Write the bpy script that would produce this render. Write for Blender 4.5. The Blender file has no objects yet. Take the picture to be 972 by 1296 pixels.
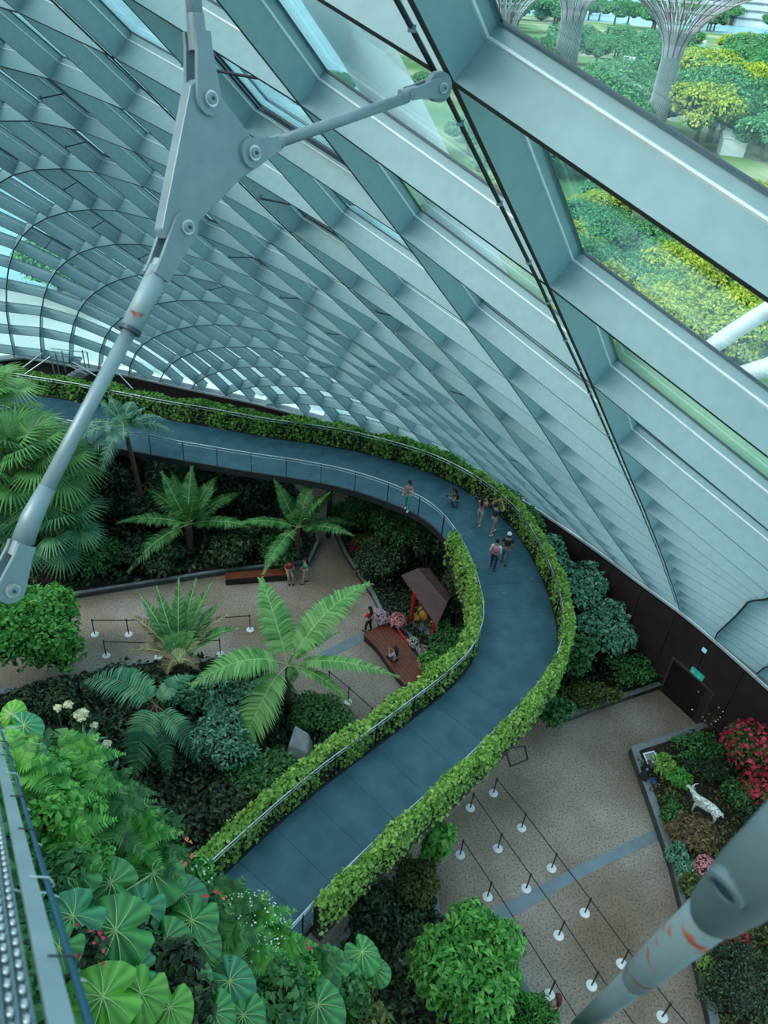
import bpy, math, random
import numpy as np
from mathutils import Vector, Matrix

random.seed(7)
RNG = np.random.default_rng(7)
SC = bpy.context.scene
COL = SC.collection

# ------------------------------------------------------------------ camera
F = 972.0                      # focal length in pixels of the 972 x 1296 frame
CAMZ = 25.5
_dn = Vector((370 - 486, 2000 - 648, F)).normalized()     # straight down, seen from the camera
_up = -_dn
_fw = (Vector((0, 0, 1)) - _up * _up.z).normalized()
_rt = _fw.cross(_up)
if _rt.x < 0:
    _rt = -_rt
CAM = Vector((0, 0, CAMZ))


def ray(px, py):
    v = Vector((px - 486, py - 648, F)).normalized()
    return Vector((v.dot(_rt), v.dot(_fw), v.dot(_up)))


def rd(px, py, d):
    """point of the place at distance d along a sight line"""
    return CAM + ray(px, py) * d


def gp(px, py, z=0.0):
    """point of the place at height z"""
    r = ray(px, py)
    return CAM + r * ((z - CAMZ) / r.z)


cam_d = bpy.data.cameras.new('camera')
cam = bpy.data.objects.new('camera', cam_d)
COL.objects.link(cam)
cx = Vector((_rt.x, _fw.x, _up.x))
cy = -Vector((_rt.y, _fw.y, _up.y))
cz = -Vector((_rt.z, _fw.z, _up.z))
m = Matrix((cx, cy, cz)).transposed().to_4x4()
m.translation = CAM
cam.matrix_world = m
cam_d.sensor_fit = 'VERTICAL'
cam_d.sensor_height = 36.0
cam_d.lens = F / 1296 * 36.0
cam_d.clip_start = 0.05
cam_d.clip_end = 3000
cam_d.dof.use_dof = True
cam_d.dof.focus_distance = 16.0
cam_d.dof.aperture_fstop = 7.0
SC.camera = cam

# ------------------------------------------------------------------ sky, sun, exposure
SC.view_settings.view_transform = 'Standard'
SC.view_settings.look = 'None'
SC.view_settings.gamma = 1.0
SC.view_settings.use_curve_mapping = False
SC.view_settings.exposure = 0.78
world = bpy.data.worlds.new('world')
SC.world = world
world.use_nodes = True
wn = world.node_tree
wn.nodes.clear()
w_out = wn.nodes.new('ShaderNodeOutputWorld')
w_bg = wn.nodes.new('ShaderNodeBackground')
w_tc = wn.nodes.new('ShaderNodeTexCoord')
w_sep = wn.nodes.new('ShaderNodeSeparateXYZ')
w_ramp = wn.nodes.new('ShaderNodeValToRGB')
w_noise = wn.nodes.new('ShaderNodeTexNoise')
w_noise.inputs['Scale'].default_value = 2.2
w_noise.inputs['Detail'].default_value = 5
w_mix = wn.nodes.new('ShaderNodeMix')
w_mix.data_type = 'RGBA'
wn.links.new(w_tc.outputs['Generated'], w_sep.inputs[0])
wn.links.new(w_sep.outputs['Z'], w_ramp.inputs[0])
wn.links.new(w_tc.outputs['Generated'], w_noise.inputs['Vector'])
w_ramp.color_ramp.elements[0].position = 0.0
w_ramp.color_ramp.elements[0].color = (0.52, 0.73, 0.80, 1)
w_ramp.color_ramp.elements[1].position = 0.6
w_ramp.color_ramp.elements[1].color = (0.44, 0.70, 0.84, 1)
wn.links.new(w_noise.outputs['Fac'], w_mix.inputs[0])
wn.links.new(w_ramp.outputs[0], w_mix.inputs[6])
w_mix.inputs[7].default_value = (0.64, 0.80, 0.88, 1)
wn.links.new(w_mix.outputs[2], w_bg.inputs[0])
w_bg.inputs[1].default_value = 1.0
wn.links.new(w_bg.outputs[0], w_out.inputs[0])

sun_d = bpy.data.lights.new('sun', 'SUN')
sun_d.energy = 3.0
sun_d.angle = math.radians(50)
sun_d.color = (1.0, 0.96, 0.88)
sun = bpy.data.objects.new('sun', sun_d)
COL.objects.link(sun)
sun.rotation_euler = Vector((-0.65, -0.35, 0.75)).to_track_quat('Z', 'Y').to_euler()


# ------------------------------------------------------------------ materials
def new_mat(name):
    mt = bpy.data.materials.new(name)
    mt.use_nodes = True
    nt = mt.node_tree
    return mt, nt, nt.nodes['Principled BSDF']


def ramp_node(nt, stops):
    r = nt.nodes.new('ShaderNodeValToRGB')
    e = r.color_ramp.elements
    e[0].position, e[0].color = stops[0][0], (*stops[0][1], 1)
    e[1].position, e[1].color = stops[-1][0], (*stops[-1][1], 1)
    for p, c in stops[1:-1]:
        q = e.new(p)
        q.color = (*c, 1)
    return r


def plain(name, c1, c2=None, scale=3.0, rough=0.55, metal=0.0, bump=0.0, detail=4, spec=0.5, emit=None, es=1.0):
    mt, nt, b = new_mat(name)
    c2 = c2 or tuple(x * 0.8 for x in c1)
    tc = nt.nodes.new('ShaderNodeTexCoord')
    nz = nt.nodes.new('ShaderNodeTexNoise')
    nz.inputs['Scale'].default_value = scale
    nz.inputs['Detail'].default_value = detail
    nt.links.new(tc.outputs['Object'], nz.inputs['Vector'])
    r = ramp_node(nt, [(0.3, c2), (0.7, c1)])
    nt.links.new(nz.outputs['Fac'], r.inputs[0])
    nt.links.new(r.outputs[0], b.inputs['Base Color'])
    b.inputs['Roughness'].default_value = rough
    b.inputs['Metallic'].default_value = metal
    b.inputs['Specular IOR Level'].default_value = spec
    if bump:
        bp = nt.nodes.new('ShaderNodeBump')
        bp.inputs['Strength'].default_value = bump
        bp.inputs['Distance'].default_value = 0.05
        nt.links.new(nz.outputs['Fac'], bp.inputs['Height'])
        nt.links.new(bp.outputs[0], b.inputs['Normal'])
    if emit:
        b.inputs['Emission Color'].default_value = (*emit, 1)
        b.inputs['Emission Strength'].default_value = es
    return mt


def leafy(name, dark, mid, light, rough=0.45, trans=0.25, edge=None):
    """leaf colour varies from leaf to leaf"""
    mt, nt, b = new_mat(name)
    g = nt.nodes.new('ShaderNodeNewGeometry')
    r = ramp_node(nt, [(0.0, dark), (0.5, mid), (1.0, light)])
    nt.links.new(g.outputs['Random Per Island'], r.inputs[0])
    nt.links.new(r.outputs[0], b.inputs['Base Color'])
    b.inputs['Roughness'].default_value = rough
    b.inputs['Specular IOR Level'].default_value = 0.35
    tr = nt.nodes.new('ShaderNodeBsdfTranslucent')
    nt.links.new(r.outputs[0], tr.inputs['Color'])
    mx = nt.nodes.new('ShaderNodeMixShader')
    mx.inputs[0].default_value = trans
    nt.links.new(b.outputs[0], mx.inputs[1])
    nt.links.new(tr.outputs[0], mx.inputs[2])
    out = nt.nodes['Material Output']
    nt.links.new(mx.outputs[0], out.inputs['Surface'])
    return mt


M = {}
M['steel'] = plain('painted_steel', (0.225, 0.365, 0.395), (0.195, 0.325, 0.355), 9, 0.42, 0.0, 0.0)
M['steel_lip_highlight'] = plain('steel_lip_highlight', (0.68, 0.76, 0.78), (0.58, 0.68, 0.70), 9, 0.3, 0.0)  # highlight along the fin lip put into its lighter colour
M['edge'] = plain('brown_edge', (0.060, 0.050, 0.050), None, 6, 0.6)
M['gasket'] = plain('dark_gasket', (0.02, 0.05, 0.08), None, 4, 0.5)
M['rod'] = plain('painted_rod', (0.215, 0.31, 0.345), (0.18, 0.26, 0.30), 12, 0.38, 0.1)
M['tube'] = plain('shaded_tube', (0.115, 0.185, 0.215), (0.085, 0.145, 0.17), 9, 0.42, 0.1)  # shade on the near tube put into a darker paint colour
M['bar'] = plain('grey_bar', (0.30, 0.42, 0.47), (0.24, 0.35, 0.40), 7, 0.4, 0.1)
M['stainless'] = plain('stainless', (0.55, 0.62, 0.64), (0.45, 0.52, 0.55), 9, 0.28, 0.8)
M['dark_metal'] = plain('dark_metal', (0.035, 0.04, 0.05), (0.02, 0.02, 0.03), 9, 0.5, 0.2)
M['white_tube'] = plain('white_tube', (0.78, 0.82, 0.82), (0.7, 0.75, 0.75), 2, 0.4)
M['soil'] = plain('soil', (0.035, 0.022, 0.024), (0.012, 0.008, 0.011), 2.5, 0.95, 0, 0.8)
M['curb'] = plain('curb_stone', (0.22, 0.255, 0.275), (0.15, 0.18, 0.20), 3, 0.7, 0, 0.1)
M['bark'] = plain('bark', (0.16, 0.10, 0.075), (0.07, 0.045, 0.035), 14, 0.9, 0, 0.6)
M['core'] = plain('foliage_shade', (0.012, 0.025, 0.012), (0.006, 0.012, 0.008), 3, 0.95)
M['rock'] = plain('grey_rock', (0.30, 0.36, 0.38), (0.16, 0.2, 0.22), 3, 0.8, 0, 0.5)
M['tape'] = plain('black_tape', (0.02, 0.018, 0.02), None, 3, 0.6)
M['white'] = plain('white_enamel', (0.75, 0.80, 0.82), (0.62, 0.68, 0.72), 5, 0.35)
M['wood'] = plain('varnished_wood', (0.20, 0.055, 0.025), (0.12, 0.03, 0.015), 6, 0.4)
M['red'] = plain('red_paint', (0.55, 0.02, 0.02), (0.42, 0.012, 0.015), 5, 0.4)
M['roof'] = plain('maroon_roof', (0.105, 0.052, 0.055), (0.075, 0.035, 0.04), 5, 0.65)
M['yellow'] = plain('straw_gold', (0.65, 0.36, 0.06), (0.45, 0.22, 0.03), 8, 0.7)
M['glass'], nt, b = new_mat('clear_glass')
nt.nodes.remove(b)
tb = nt.nodes.new('ShaderNodeBsdfTransparent'); tb.inputs[0].default_value = (0.90, 0.97, 0.98, 1)
gb = nt.nodes.new('ShaderNodeBsdfGlossy'); gb.inputs['Roughness'].default_value = 0.03
gb.inputs[0].default_value = (0.85, 0.97, 1.0, 1)
fr = nt.nodes.new('ShaderNodeLayerWeight'); fr.inputs[0].default_value = 0.5
pw = nt.nodes.new('ShaderNodeMath'); pw.operation = 'POWER'; pw.inputs[1].default_value = 4.5
nt.links.new(fr.outputs['Facing'], pw.inputs[0])
ma = nt.nodes.new('ShaderNodeMath'); ma.operation = 'MULTIPLY_ADD'; ma.inputs[1].default_value = 0.85; ma.inputs[2].default_value = 0.035
nt.links.new(pw.outputs[0], ma.inputs[0])
mx = nt.nodes.new('ShaderNodeMixShader')
nt.links.new(ma.outputs[0], mx.inputs[0]); nt.links.new(tb.outputs[0], mx.inputs[1]); nt.links.new(gb.outputs[0], mx.inputs[2])
nt.links.new(mx.outputs[0], nt.nodes['Material Output'].inputs['Surface'])

# deck: blue-grey ribbed panels
mt, nt, b = new_mat('ribbed_deck')
tc = nt.nodes.new('ShaderNodeTexCoord')
nz = nt.nodes.new('ShaderNodeTexNoise'); nz.inputs['Scale'].default_value = 1.3; nz.inputs['Detail'].default_value = 6
r = ramp_node(nt, [(0.35, (0.026, 0.090, 0.130)), (0.7, (0.048, 0.135, 0.180))])
nt.links.new(tc.outputs['Object'], nz.inputs['Vector']); nt.links.new(nz.outputs['Fac'], r.inputs[0])
nz2 = nt.nodes.new('ShaderNodeTexNoise'); nz2.inputs['Scale'].default_value = 2.0; nz2.inputs['Detail'].default_value = 8
nt.links.new(tc.outputs['Object'], nz2.inputs['Vector'])
r2 = ramp_node(nt, [(0.70, (0, 0, 0)), (0.76, (1, 1, 1))])
nt.links.new(nz2.outputs['Fac'], r2.inputs[0])
mxc = nt.nodes.new('ShaderNodeMix'); mxc.data_type = 'RGBA'
nt.links.new(r2.outputs[0], mxc.inputs[0]); nt.links.new(r.outputs[0], mxc.inputs[6]); mxc.inputs[7].default_value = (0.16, 0.23, 0.27, 1)
nt.links.new(mxc.outputs[2], b.inputs['Base Color'])
b.inputs['Roughness'].default_value = 0.55
b.inputs['Specular IOR Level'].default_value = 0.35
wv = nt.nodes.new('ShaderNodeTexWave'); wv.inputs['Scale'].default_value = 2.6; wv.bands_direction = 'Y'
uv = nt.nodes.new('ShaderNodeUVMap'); uv.uv_map = 'UVMap'
nt.links.new(uv.outputs[0], wv.inputs['Vector'])
bp = nt.nodes.new('ShaderNodeBump'); bp.inputs['Strength'].default_value = 0.6; bp.inputs['Distance'].default_value = 0.012
nt.links.new(wv.outputs['Fac'], bp.inputs['Height']); nt.links.new(bp.outputs[0], b.inputs['Normal'])
M['deck'] = mt

# plaza: washed aggregate with fine chips and broad wear
mt, nt, b = new_mat('aggregate_floor')
tc = nt.nodes.new('ShaderNodeTexCoord')
vor = nt.nodes.new('ShaderNodeTexVoronoi'); vor.inputs['Scale'].default_value = 9.0
n1 = nt.nodes.new('ShaderNodeTexNoise'); n1.inputs['Scale'].default_value = 0.28; n1.inputs['Detail'].default_value = 7
n2 = nt.nodes.new('ShaderNodeTexNoise'); n2.inputs['Scale'].default_value = 14.0; n2.inputs['Detail'].default_value = 3
for q in (vor, n1, n2):
    nt.links.new(tc.outputs['Object'], q.inputs['Vector'])
r = ramp_node(nt, [(0.3, (0.165, 0.120, 0.075)), (0.5, (0.27, 0.215, 0.165)), (0.66, (0.37, 0.32, 0.275))])
nt.links.new(n1.outputs['Fac'], r.inputs[0])
r2 = ramp_node(nt, [(0.34, (0.42, 0.50, 0.58)), (0.52, (1, 1, 1))])
nt.links.new(n2.outputs['Fac'], r2.inputs[0])
mul = nt.nodes.new('ShaderNodeMix'); mul.data_type = 'RGBA'; mul.blend_type = 'MULTIPLY'; mul.inputs[0].default_value = 1.0
nt.links.new(r.outputs[0], mul.inputs[6]); nt.links.new(r2.outputs[0], mul.inputs[7])
nt.links.new(mul.outputs[2], b.inputs['Base Color'])
b.inputs['Roughness'].default_value = 0.7
M['floor'] = mt
M['band'] = plain('smooth_band', (0.18, 0.245, 0.28), (0.13, 0.185, 0.22), 2.0, 0.6)
M['frame'] = plain('door_trim', (0.10, 0.075, 0.085), None, 3, 0.5)
M['wall'] = plain('maroon_cladding', (0.052, 0.034, 0.043), (0.034, 0.022, 0.03), 1.5, 0.6, 0, 0.05)
M['doordark'] = plain('door_dark', (0.016, 0.010, 0.016), None, 3, 0.5)
M['exit'] = plain('exit_green', (0.02, 0.35, 0.28), None, 5, 0.4, emit=(0.05, 0.6, 0.5), es=0.15)
M['lampglass'] = plain('lamp_lens', (0.3, 0.75, 0.8), None, 5, 0.2, emit=(0.3, 0.8, 0.8), es=0.25)

L = {}
L['hedge'] = leafy('leaf_hedge', (0.09, 0.24, 0.04), (0.22, 0.44, 0.075), (0.44, 0.64, 0.16), 0.5, 0.3)
L['hedge_far'] = leafy('leaf_hedge_far', (0.045, 0.16, 0.025), (0.13, 0.36, 0.05), (0.27, 0.52, 0.10), 0.5, 0.3)
L['bright'] = leafy('leaf_bright', (0.035, 0.19, 0.03), (0.09, 0.36, 0.06), (0.20, 0.52, 0.10), 0.5, 0.25)
L['mid'] = leafy('leaf_mid', (0.018, 0.09, 0.022), (0.045, 0.18, 0.045), (0.11, 0.30, 0.08), 0.45, 0.2)
L['teal'] = leafy('leaf_teal', (0.03, 0.13, 0.07), (0.09, 0.28, 0.17), (0.24, 0.46, 0.30), 0.4, 0.15)
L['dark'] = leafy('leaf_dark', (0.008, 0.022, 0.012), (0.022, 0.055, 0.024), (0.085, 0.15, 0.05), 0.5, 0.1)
L['olive'] = leafy('leaf_olive', (0.03, 0.06, 0.012), (0.09, 0.13, 0.03), (0.20, 0.22, 0.05), 0.6, 0.2)
L['brown'] = leafy('twig_brown', (0.06, 0.035, 0.02), (0.15, 0.10, 0.045), (0.26, 0.19, 0.09), 0.8, 0.1)
L['red'] = leafy('petal_red', (0.25, 0.008, 0.03), (0.55, 0.02, 0.07), (0.75, 0.08, 0.14), 0.6, 0.2)
L['pink'] = leafy('petal_pink', (0.55, 0.12, 0.16), (0.72, 0.25, 0.28), (0.80, 0.45, 0.45), 0.6, 0.2)
L['lilac'] = leafy('petal_lilac', (0.45, 0.22, 0.30), (0.62, 0.42, 0.50), (0.78, 0.65, 0.70), 0.6, 0.2)
L['crimson'] = leafy('petal_crimson', (0.20, 0.012, 0.03), (0.34, 0.03, 0.05), (0.5, 0.08, 0.09), 0.6, 0.2)
L['cream'] = leafy('petal_cream', (0.45, 0.48, 0.25), (0.65, 0.68, 0.42), (0.8, 0.8, 0.62), 0.6, 0.2)
L['orange'] = leafy('petal_orange', (0.6, 0.09, 0.03), (0.8, 0.18, 0.08), (0.85, 0.35, 0.2), 0.6, 0.2)
L['white'] = leafy('petal_white', (0.6, 0.65, 0.6), (0.75, 0.78, 0.75), (0.85, 0.88, 0.85), 0.6, 0.2)
L['blue'] = leafy('petal_blue', (0.02, 0.04, 0.5), (0.05, 0.1, 0.7), (0.3, 0.4, 0.85), 0.6, 0.2)
L['outer'] = leafy('leaf_outer', (0.03, 0.19, 0.08), (0.09, 0.36, 0.14), (0.26, 0.55, 0.19), 0.7, 0.2)
L['outer_y'] = leafy('leaf_outer_yellow', (0.16, 0.36, 0.04), (0.42, 0.56, 0.05), (0.72, 0.68, 0.09), 0.7, 0.2)
L['palm'] = leafy('leaf_palm', (0.030, 0.13, 0.035), (0.07, 0.24, 0.06), (0.15, 0.37, 0.10), 0.4, 0.2)
L['palm_bright'] = leafy('leaf_palm_bright', (0.10, 0.30, 0.07), (0.17, 0.42, 0.12), (0.30, 0.55, 0.20), 0.4, 0.25)
L['palm_blue'] = leafy('leaf_palm_blue', (0.035, 0.13, 0.08), (0.09, 0.25, 0.17), (0.22, 0.42, 0.30), 0.4, 0.2)
L['palm_deep'] = leafy('leaf_palm_deep', (0.03, 0.15, 0.075), (0.07, 0.26, 0.13), (0.18, 0.40, 0.19), 0.4, 0.15)
L['palm_tan'] = leafy('leaf_palm_dry', (0.14, 0.13, 0.05), (0.28, 0.22, 0.12), (0.45, 0.34, 0.24), 0.5, 0.2)
L['vein'] = plain('leaf_vein', (0.42, 0.60, 0.24), (0.35, 0.5, 0.2), 4, 0.5)


# ------------------------------------------------------------------ mesh helpers
def mesh_from(name, V, Fc, mats, mi=None, smooth=False):
    me = bpy.data.meshes.new(name)
    me.from_pydata([tuple(v) for v in V], [], Fc)
    for q in (mats if isinstance(mats, (list, tuple)) else [mats]):
        me.materials.append(q)
    if mi is not None:
        me.polygons.foreach_set('material_index', mi)
    if smooth:
        me.polygons.foreach_set('use_smooth', [True] * len(me.polygons))
    me.update()
    return me


def fast_mesh(name, V, Fc, mats, mi=None, smooth=False):
    """V (n,3) array, Fc (m,k) array"""
    me = bpy.data.meshes.new(name)
    V = np.asarray(V, dtype=np.float32)
    Fc = np.asarray(Fc, dtype=np.int32)
    k = Fc.shape[1]
    me.vertices.add(len(V))
    me.vertices.foreach_set('co', V.ravel())
    me.loops.add(Fc.size)
    me.loops.foreach_set('vertex_index', Fc.ravel())
    me.polygons.add(len(Fc))
    me.polygons.foreach_set('loop_start', np.arange(0, Fc.size, k, dtype=np.int32))
    for q in (mats if isinstance(mats, (list, tuple)) else [mats]):
        me.materials.append(q)
    if mi is not None:
        me.polygons.foreach_set('material_index', np.asarray(mi, dtype=np.int32))
    if smooth:
        me.polygons.foreach_set('use_smooth', np.ones(len(Fc), dtype=bool))
    me.update(calc_edges=True)
    return me


def link(name, me, parent=None, loc=None):
    o = bpy.data.objects.new(name, me)
    COL.objects.link(o)
    if parent is not None:
        o.parent = parent
    if loc is not None:
        o.location = loc
    return o


def tag(o, label, cat, group=None, kind=None):
    if label:
        o['label'] = label
    if cat:
        o['category'] = cat
    if group:
        o['group'] = group
    if kind:
        o['kind'] = kind
    return o


def thing(name, label, cat, loc=(0, 0, 0), rz=0.0, group=None, kind=None):
    o = bpy.data.objects.new(name, None)
    o.empty_display_size = 0.2
    COL.objects.link(o)
    o.location = loc
    o.rotation_euler = (0, 0, rz)
    return tag(o, label, cat, group, kind)


def structure(o):
    o['kind'] = 'structure'
    return o


class MB:
    def __init__(s):
        s.V, s.F, s.I, s.mats = [], [], [], []

    def mi(s, mat):
        if mat not in s.mats:
            s.mats.append(mat)
        return s.mats.index(mat)

    def add(s, V, Fc, mat):
        o = len(s.V)
        s.V += [Vector(v) for v in V]
        k = s.mi(mat)
        for f in Fc:
            s.F.append(tuple(i + o for i in f))
            s.I.append(k)
        return s

    def box(s, c, sz, mat, R=None):
        c = Vector(c)
        x, y, z = (q / 2 for q in sz)
        P = [Vector((a * x, b_ * y, d * z)) for a in (-1, 1) for b_ in (-1, 1) for d in (-1, 1)]
        if R is not None:
            P = [R @ p for p in P]
        return s.add([c + p for p in P], [(0, 1, 3, 2), (4, 6, 7, 5), (0, 4, 5, 1), (2, 3, 7, 6), (0, 2, 6, 4), (1, 5, 7, 3)], mat)

    def tube(s, pts, rad, mat, n=8, cap=True):
        pts = [Vector(p) for p in pts]
        if not isinstance(rad, (list, tuple)):
            rad = [rad] * len(pts)
        V, Fc = [], []
        t0 = (pts[1] - pts[0]).normalized()
        a = Vector((0, 0, 1)) if abs(t0.z) < 0.9 else Vector((1, 0, 0))
        u = t0.cross(a).normalized()
        for i, p in enumerate(pts):
            if i == 0:
                t = pts[1] - pts[0]
            elif i == len(pts) - 1:
                t = pts[-1] - pts[-2]
            else:
                t = pts[i + 1] - pts[i - 1]
            t = t.normalized() if t.length > 1e-9 else t0
            u = (u - t * u.dot(t))
            u = u.normalized() if u.length > 1e-6 else t.orthogonal().normalized()
            w = t.cross(u)
            for k in range(n):
                an = 2 * math.pi * k / n
                V.append(p + (u * math.cos(an) + w * math.sin(an)) * rad[i])
        for i in range(len(pts) - 1):
            for k in range(n):
                k2 = (k + 1) % n
                Fc.append((i * n + k, i * n + k2, (i + 1) * n + k2, (i + 1) * n + k))
        if cap:
            Fc.append(tuple(range(n - 1, -1, -1)))
            Fc.append(tuple((len(pts) - 1) * n + k for k in range(n)))
        return s.add(V, Fc, mat)

    def lathe(s, c, prof, mat, n=16, ax=None):
        """prof: (radius, height) pairs about axis ax"""
        c = Vector(c)
        ax = Vector(ax).normalized() if ax is not None else Vector((0, 0, 1))
        q = ax.to_track_quat('Z', 'Y')
        V, Fc = [], []
        for (r_, h) in prof:
            for k in range(n):
                an = 2 * math.pi * k / n
                V.append(c + q @ Vector((r_ * math.cos(an), r_ * math.sin(an), h)))
        for i in range(len(prof) - 1):
            for k in range(n):
                k2 = (k + 1) % n
                Fc.append((i * n + k, i * n + k2, (i + 1) * n + k2, (i + 1) * n + k))
        Fc.append(tuple(range(n - 1, -1, -1)))
        Fc.append(tuple((len(prof) - 1) * n + k for k in range(n)))
        return s.add(V, Fc, mat)

    def ell(s, c, r, mat, n=10, m_=7, R=None):
        c = Vector(c)
        V, Fc = [], []
        for i in range(m_ + 1):
            th = math.pi * i / m_
            for k in range(n):
                an = 2 * math.pi * k / n
                p = Vector((r[0] * math.sin(th) * math.cos(an), r[1] * math.sin(th) * math.sin(an), r[2] * math.cos(th)))
                V.append(c + (R @ p if R is not None else p))
        for i in range(m_):
            for k in range(n):
                k2 = (k + 1) % n
                Fc.append((i * n + k, (i + 1) * n + k, (i + 1) * n + k2, i * n + k2))
        return s.add(V, Fc, mat)

    def prism(s, poly, z0, z1, mat):
        """poly: xy points, extruded from z0 to z1"""
        n = len(poly)
        ar = sum(poly[i][0] * poly[(i + 1) % n][1] - poly[(i + 1) % n][0] * poly[i][1] for i in range(n))
        if ar < 0:
            poly = poly[::-1]
        V = [Vector((p[0], p[1], z0)) for p in poly] + [Vector((p[0], p[1], z1)) for p in poly]
        Fc = [tuple(range(n - 1, -1, -1)), tuple(range(n, 2 * n))]
        for i in range(n):
            j = (i + 1) % n
            Fc.append((i, j, n + j, n + i))
        return s.add(V, Fc, mat)

    def build(s, name, parent=None, loc=None, smooth=False, origin=None):
        V = s.V
        if origin is not None:
            o_ = Vector(origin)
            V = [v - o_ for v in V]
            if loc is None:
                loc = o_
        me = mesh_from(name, V, s.F, s.mats, s.I, smooth)
        return link(name, me, parent, loc)


def unit(a):
    return a / (np.linalg.norm(a, axis=-1, keepdims=True) + 1e-9)


def leaves(C, Nn, S, aspect=0.55, fold=0.18, dirs=None, droop=0.0):
    """numpy leaves: two folded triangles pairs (4 triangles) each"""
    n = len(C)
    C = np.asarray(C, float)
    Nn = unit(np.asarray(Nn, float))
    if dirs is None:
        dirs = RNG.normal(size=(n, 3))
    D = dirs - Nn * np.sum(dirs * Nn, axis=1, keepdims=True)
    D = unit(D)
    W = np.cross(Nn, D)
    S = np.asarray(S, float).reshape(-1, 1)
    b0 = C - D * S * 0.5
    t1 = C + D * S * 0.5 - Nn * S * (0.12 + droop)
    mid = C
    l = C + W * S * aspect * 0.5 + Nn * S * fold - D * S * 0.08
    r_ = C - W * S * aspect * 0.5 + Nn * S * fold - D * S * 0.08
    V = np.stack([b0, l, mid, r_, t1], axis=1).reshape(-1, 3)
    base = (np.arange(n) * 5)[:, None]
    Fc = np.concatenate([base + np.array([[0, 2, 1]]), base + np.array([[0, 3, 2]]), base + np.array([[1, 2, 4]]), base + np.array([[2, 3, 4]])], axis=1).reshape(-1, 3)
    return V, Fc


def blob_points(n, r, shell=0.55, up=0.0):
    d = unit(RNG.normal(size=(n, 3)))
    if up:
        d[:, 2] = np.where(d[:, 2] < -up, -d[:, 2], d[:, 2])
        d = unit(d)
    rr = shell + (1 - shell) * RNG.random((n, 1)) ** 0.5
    return d * rr * np.asarray(r), d


def foliage_mesh(name, blobs, per, size, mat, aspect=0.55, core=True, jitter=0.6, up=0.3, fold=0.18, shell=0.6, core_mat=None, extra=None):
    """blobs: [(centre, (rx, ry, rz)), ...]; leaves on lumpy shells round dark inner hearts"""
    Vs, Fs, Is = [], [], []
    off = 0
    tot = sum(b_[1][0] * b_[1][1] + b_[1][2] * b_[1][0] for b_ in blobs)
    for c, r_ in blobs:
        n = max(12, int(per * (r_[0] * r_[1] + r_[2] * r_[0]) / tot))
        P, d = blob_points(n, r_, shell, up)
        lump = 1 + 0.18 * np.sin(d[:, :1] * 5 + c[0] * 3) * np.cos(d[:, 1:2] * 6 + c[1])
        P = P * lump + np.asarray(c)
        Nn = unit(d * 0.8 + np.array([0, 0, 0.7]) + RNG.normal(size=(n, 3)) * jitter)
        S = size * (0.6 + 0.8 * RNG.random(n))
        dirs = d + RNG.normal(size=(n, 3)) * 0.7 - np.array([0, 0, 0.3])
        V, Fc = leaves(P, Nn, S, aspect, fold, dirs)
        Vs.append(V); Fs.append(Fc + off); Is.append(np.zeros(len(Fc), int)); off += len(V)
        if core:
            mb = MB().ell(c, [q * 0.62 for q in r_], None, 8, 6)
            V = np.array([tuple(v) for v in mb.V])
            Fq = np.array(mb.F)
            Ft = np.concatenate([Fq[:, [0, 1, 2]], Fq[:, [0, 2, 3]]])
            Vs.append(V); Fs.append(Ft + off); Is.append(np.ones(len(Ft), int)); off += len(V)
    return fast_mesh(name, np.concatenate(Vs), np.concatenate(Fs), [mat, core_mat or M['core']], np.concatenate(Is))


def catmull(P, step=None, n=8):
    P = [Vector(p) for p in P]
    Q = [P[0] * 2 - P[1]] + P + [P[-1] * 2 - P[-2]]
    out = []
    for i in range(1, len(Q) - 2):
        for k in range(n):
            t = k / n
            a, b_, c, d = Q[i - 1], Q[i], Q[i + 1], Q[i + 2]
            out.append(0.5 * ((2 * b_) + (c - a) * t + (2 * a - 5 * b_ + 4 * c - d) * t * t + (3 * b_ - a - 3 * c + d) * t ** 3))
    out.append(P[-1])
    if step:
        L_ = [0]
        for a, b_ in zip(out[:-1], out[1:]):
            L_.append(L_[-1] + (b_ - a).length)
        N_ = max(2, int(round(L_[-1] / step)))
        res = []
        j = 0
        for k in range(N_ + 1):
            s_ = L_[-1] * k / N_
            while j < len(L_) - 2 and L_[j + 1] < s_:
                j += 1
            t = (s_ - L_[j]) / max(1e-9, L_[j + 1] - L_[j])
            res.append(out[j].lerp(out[j + 1], min(1, t)))
        return res
    return out

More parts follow.
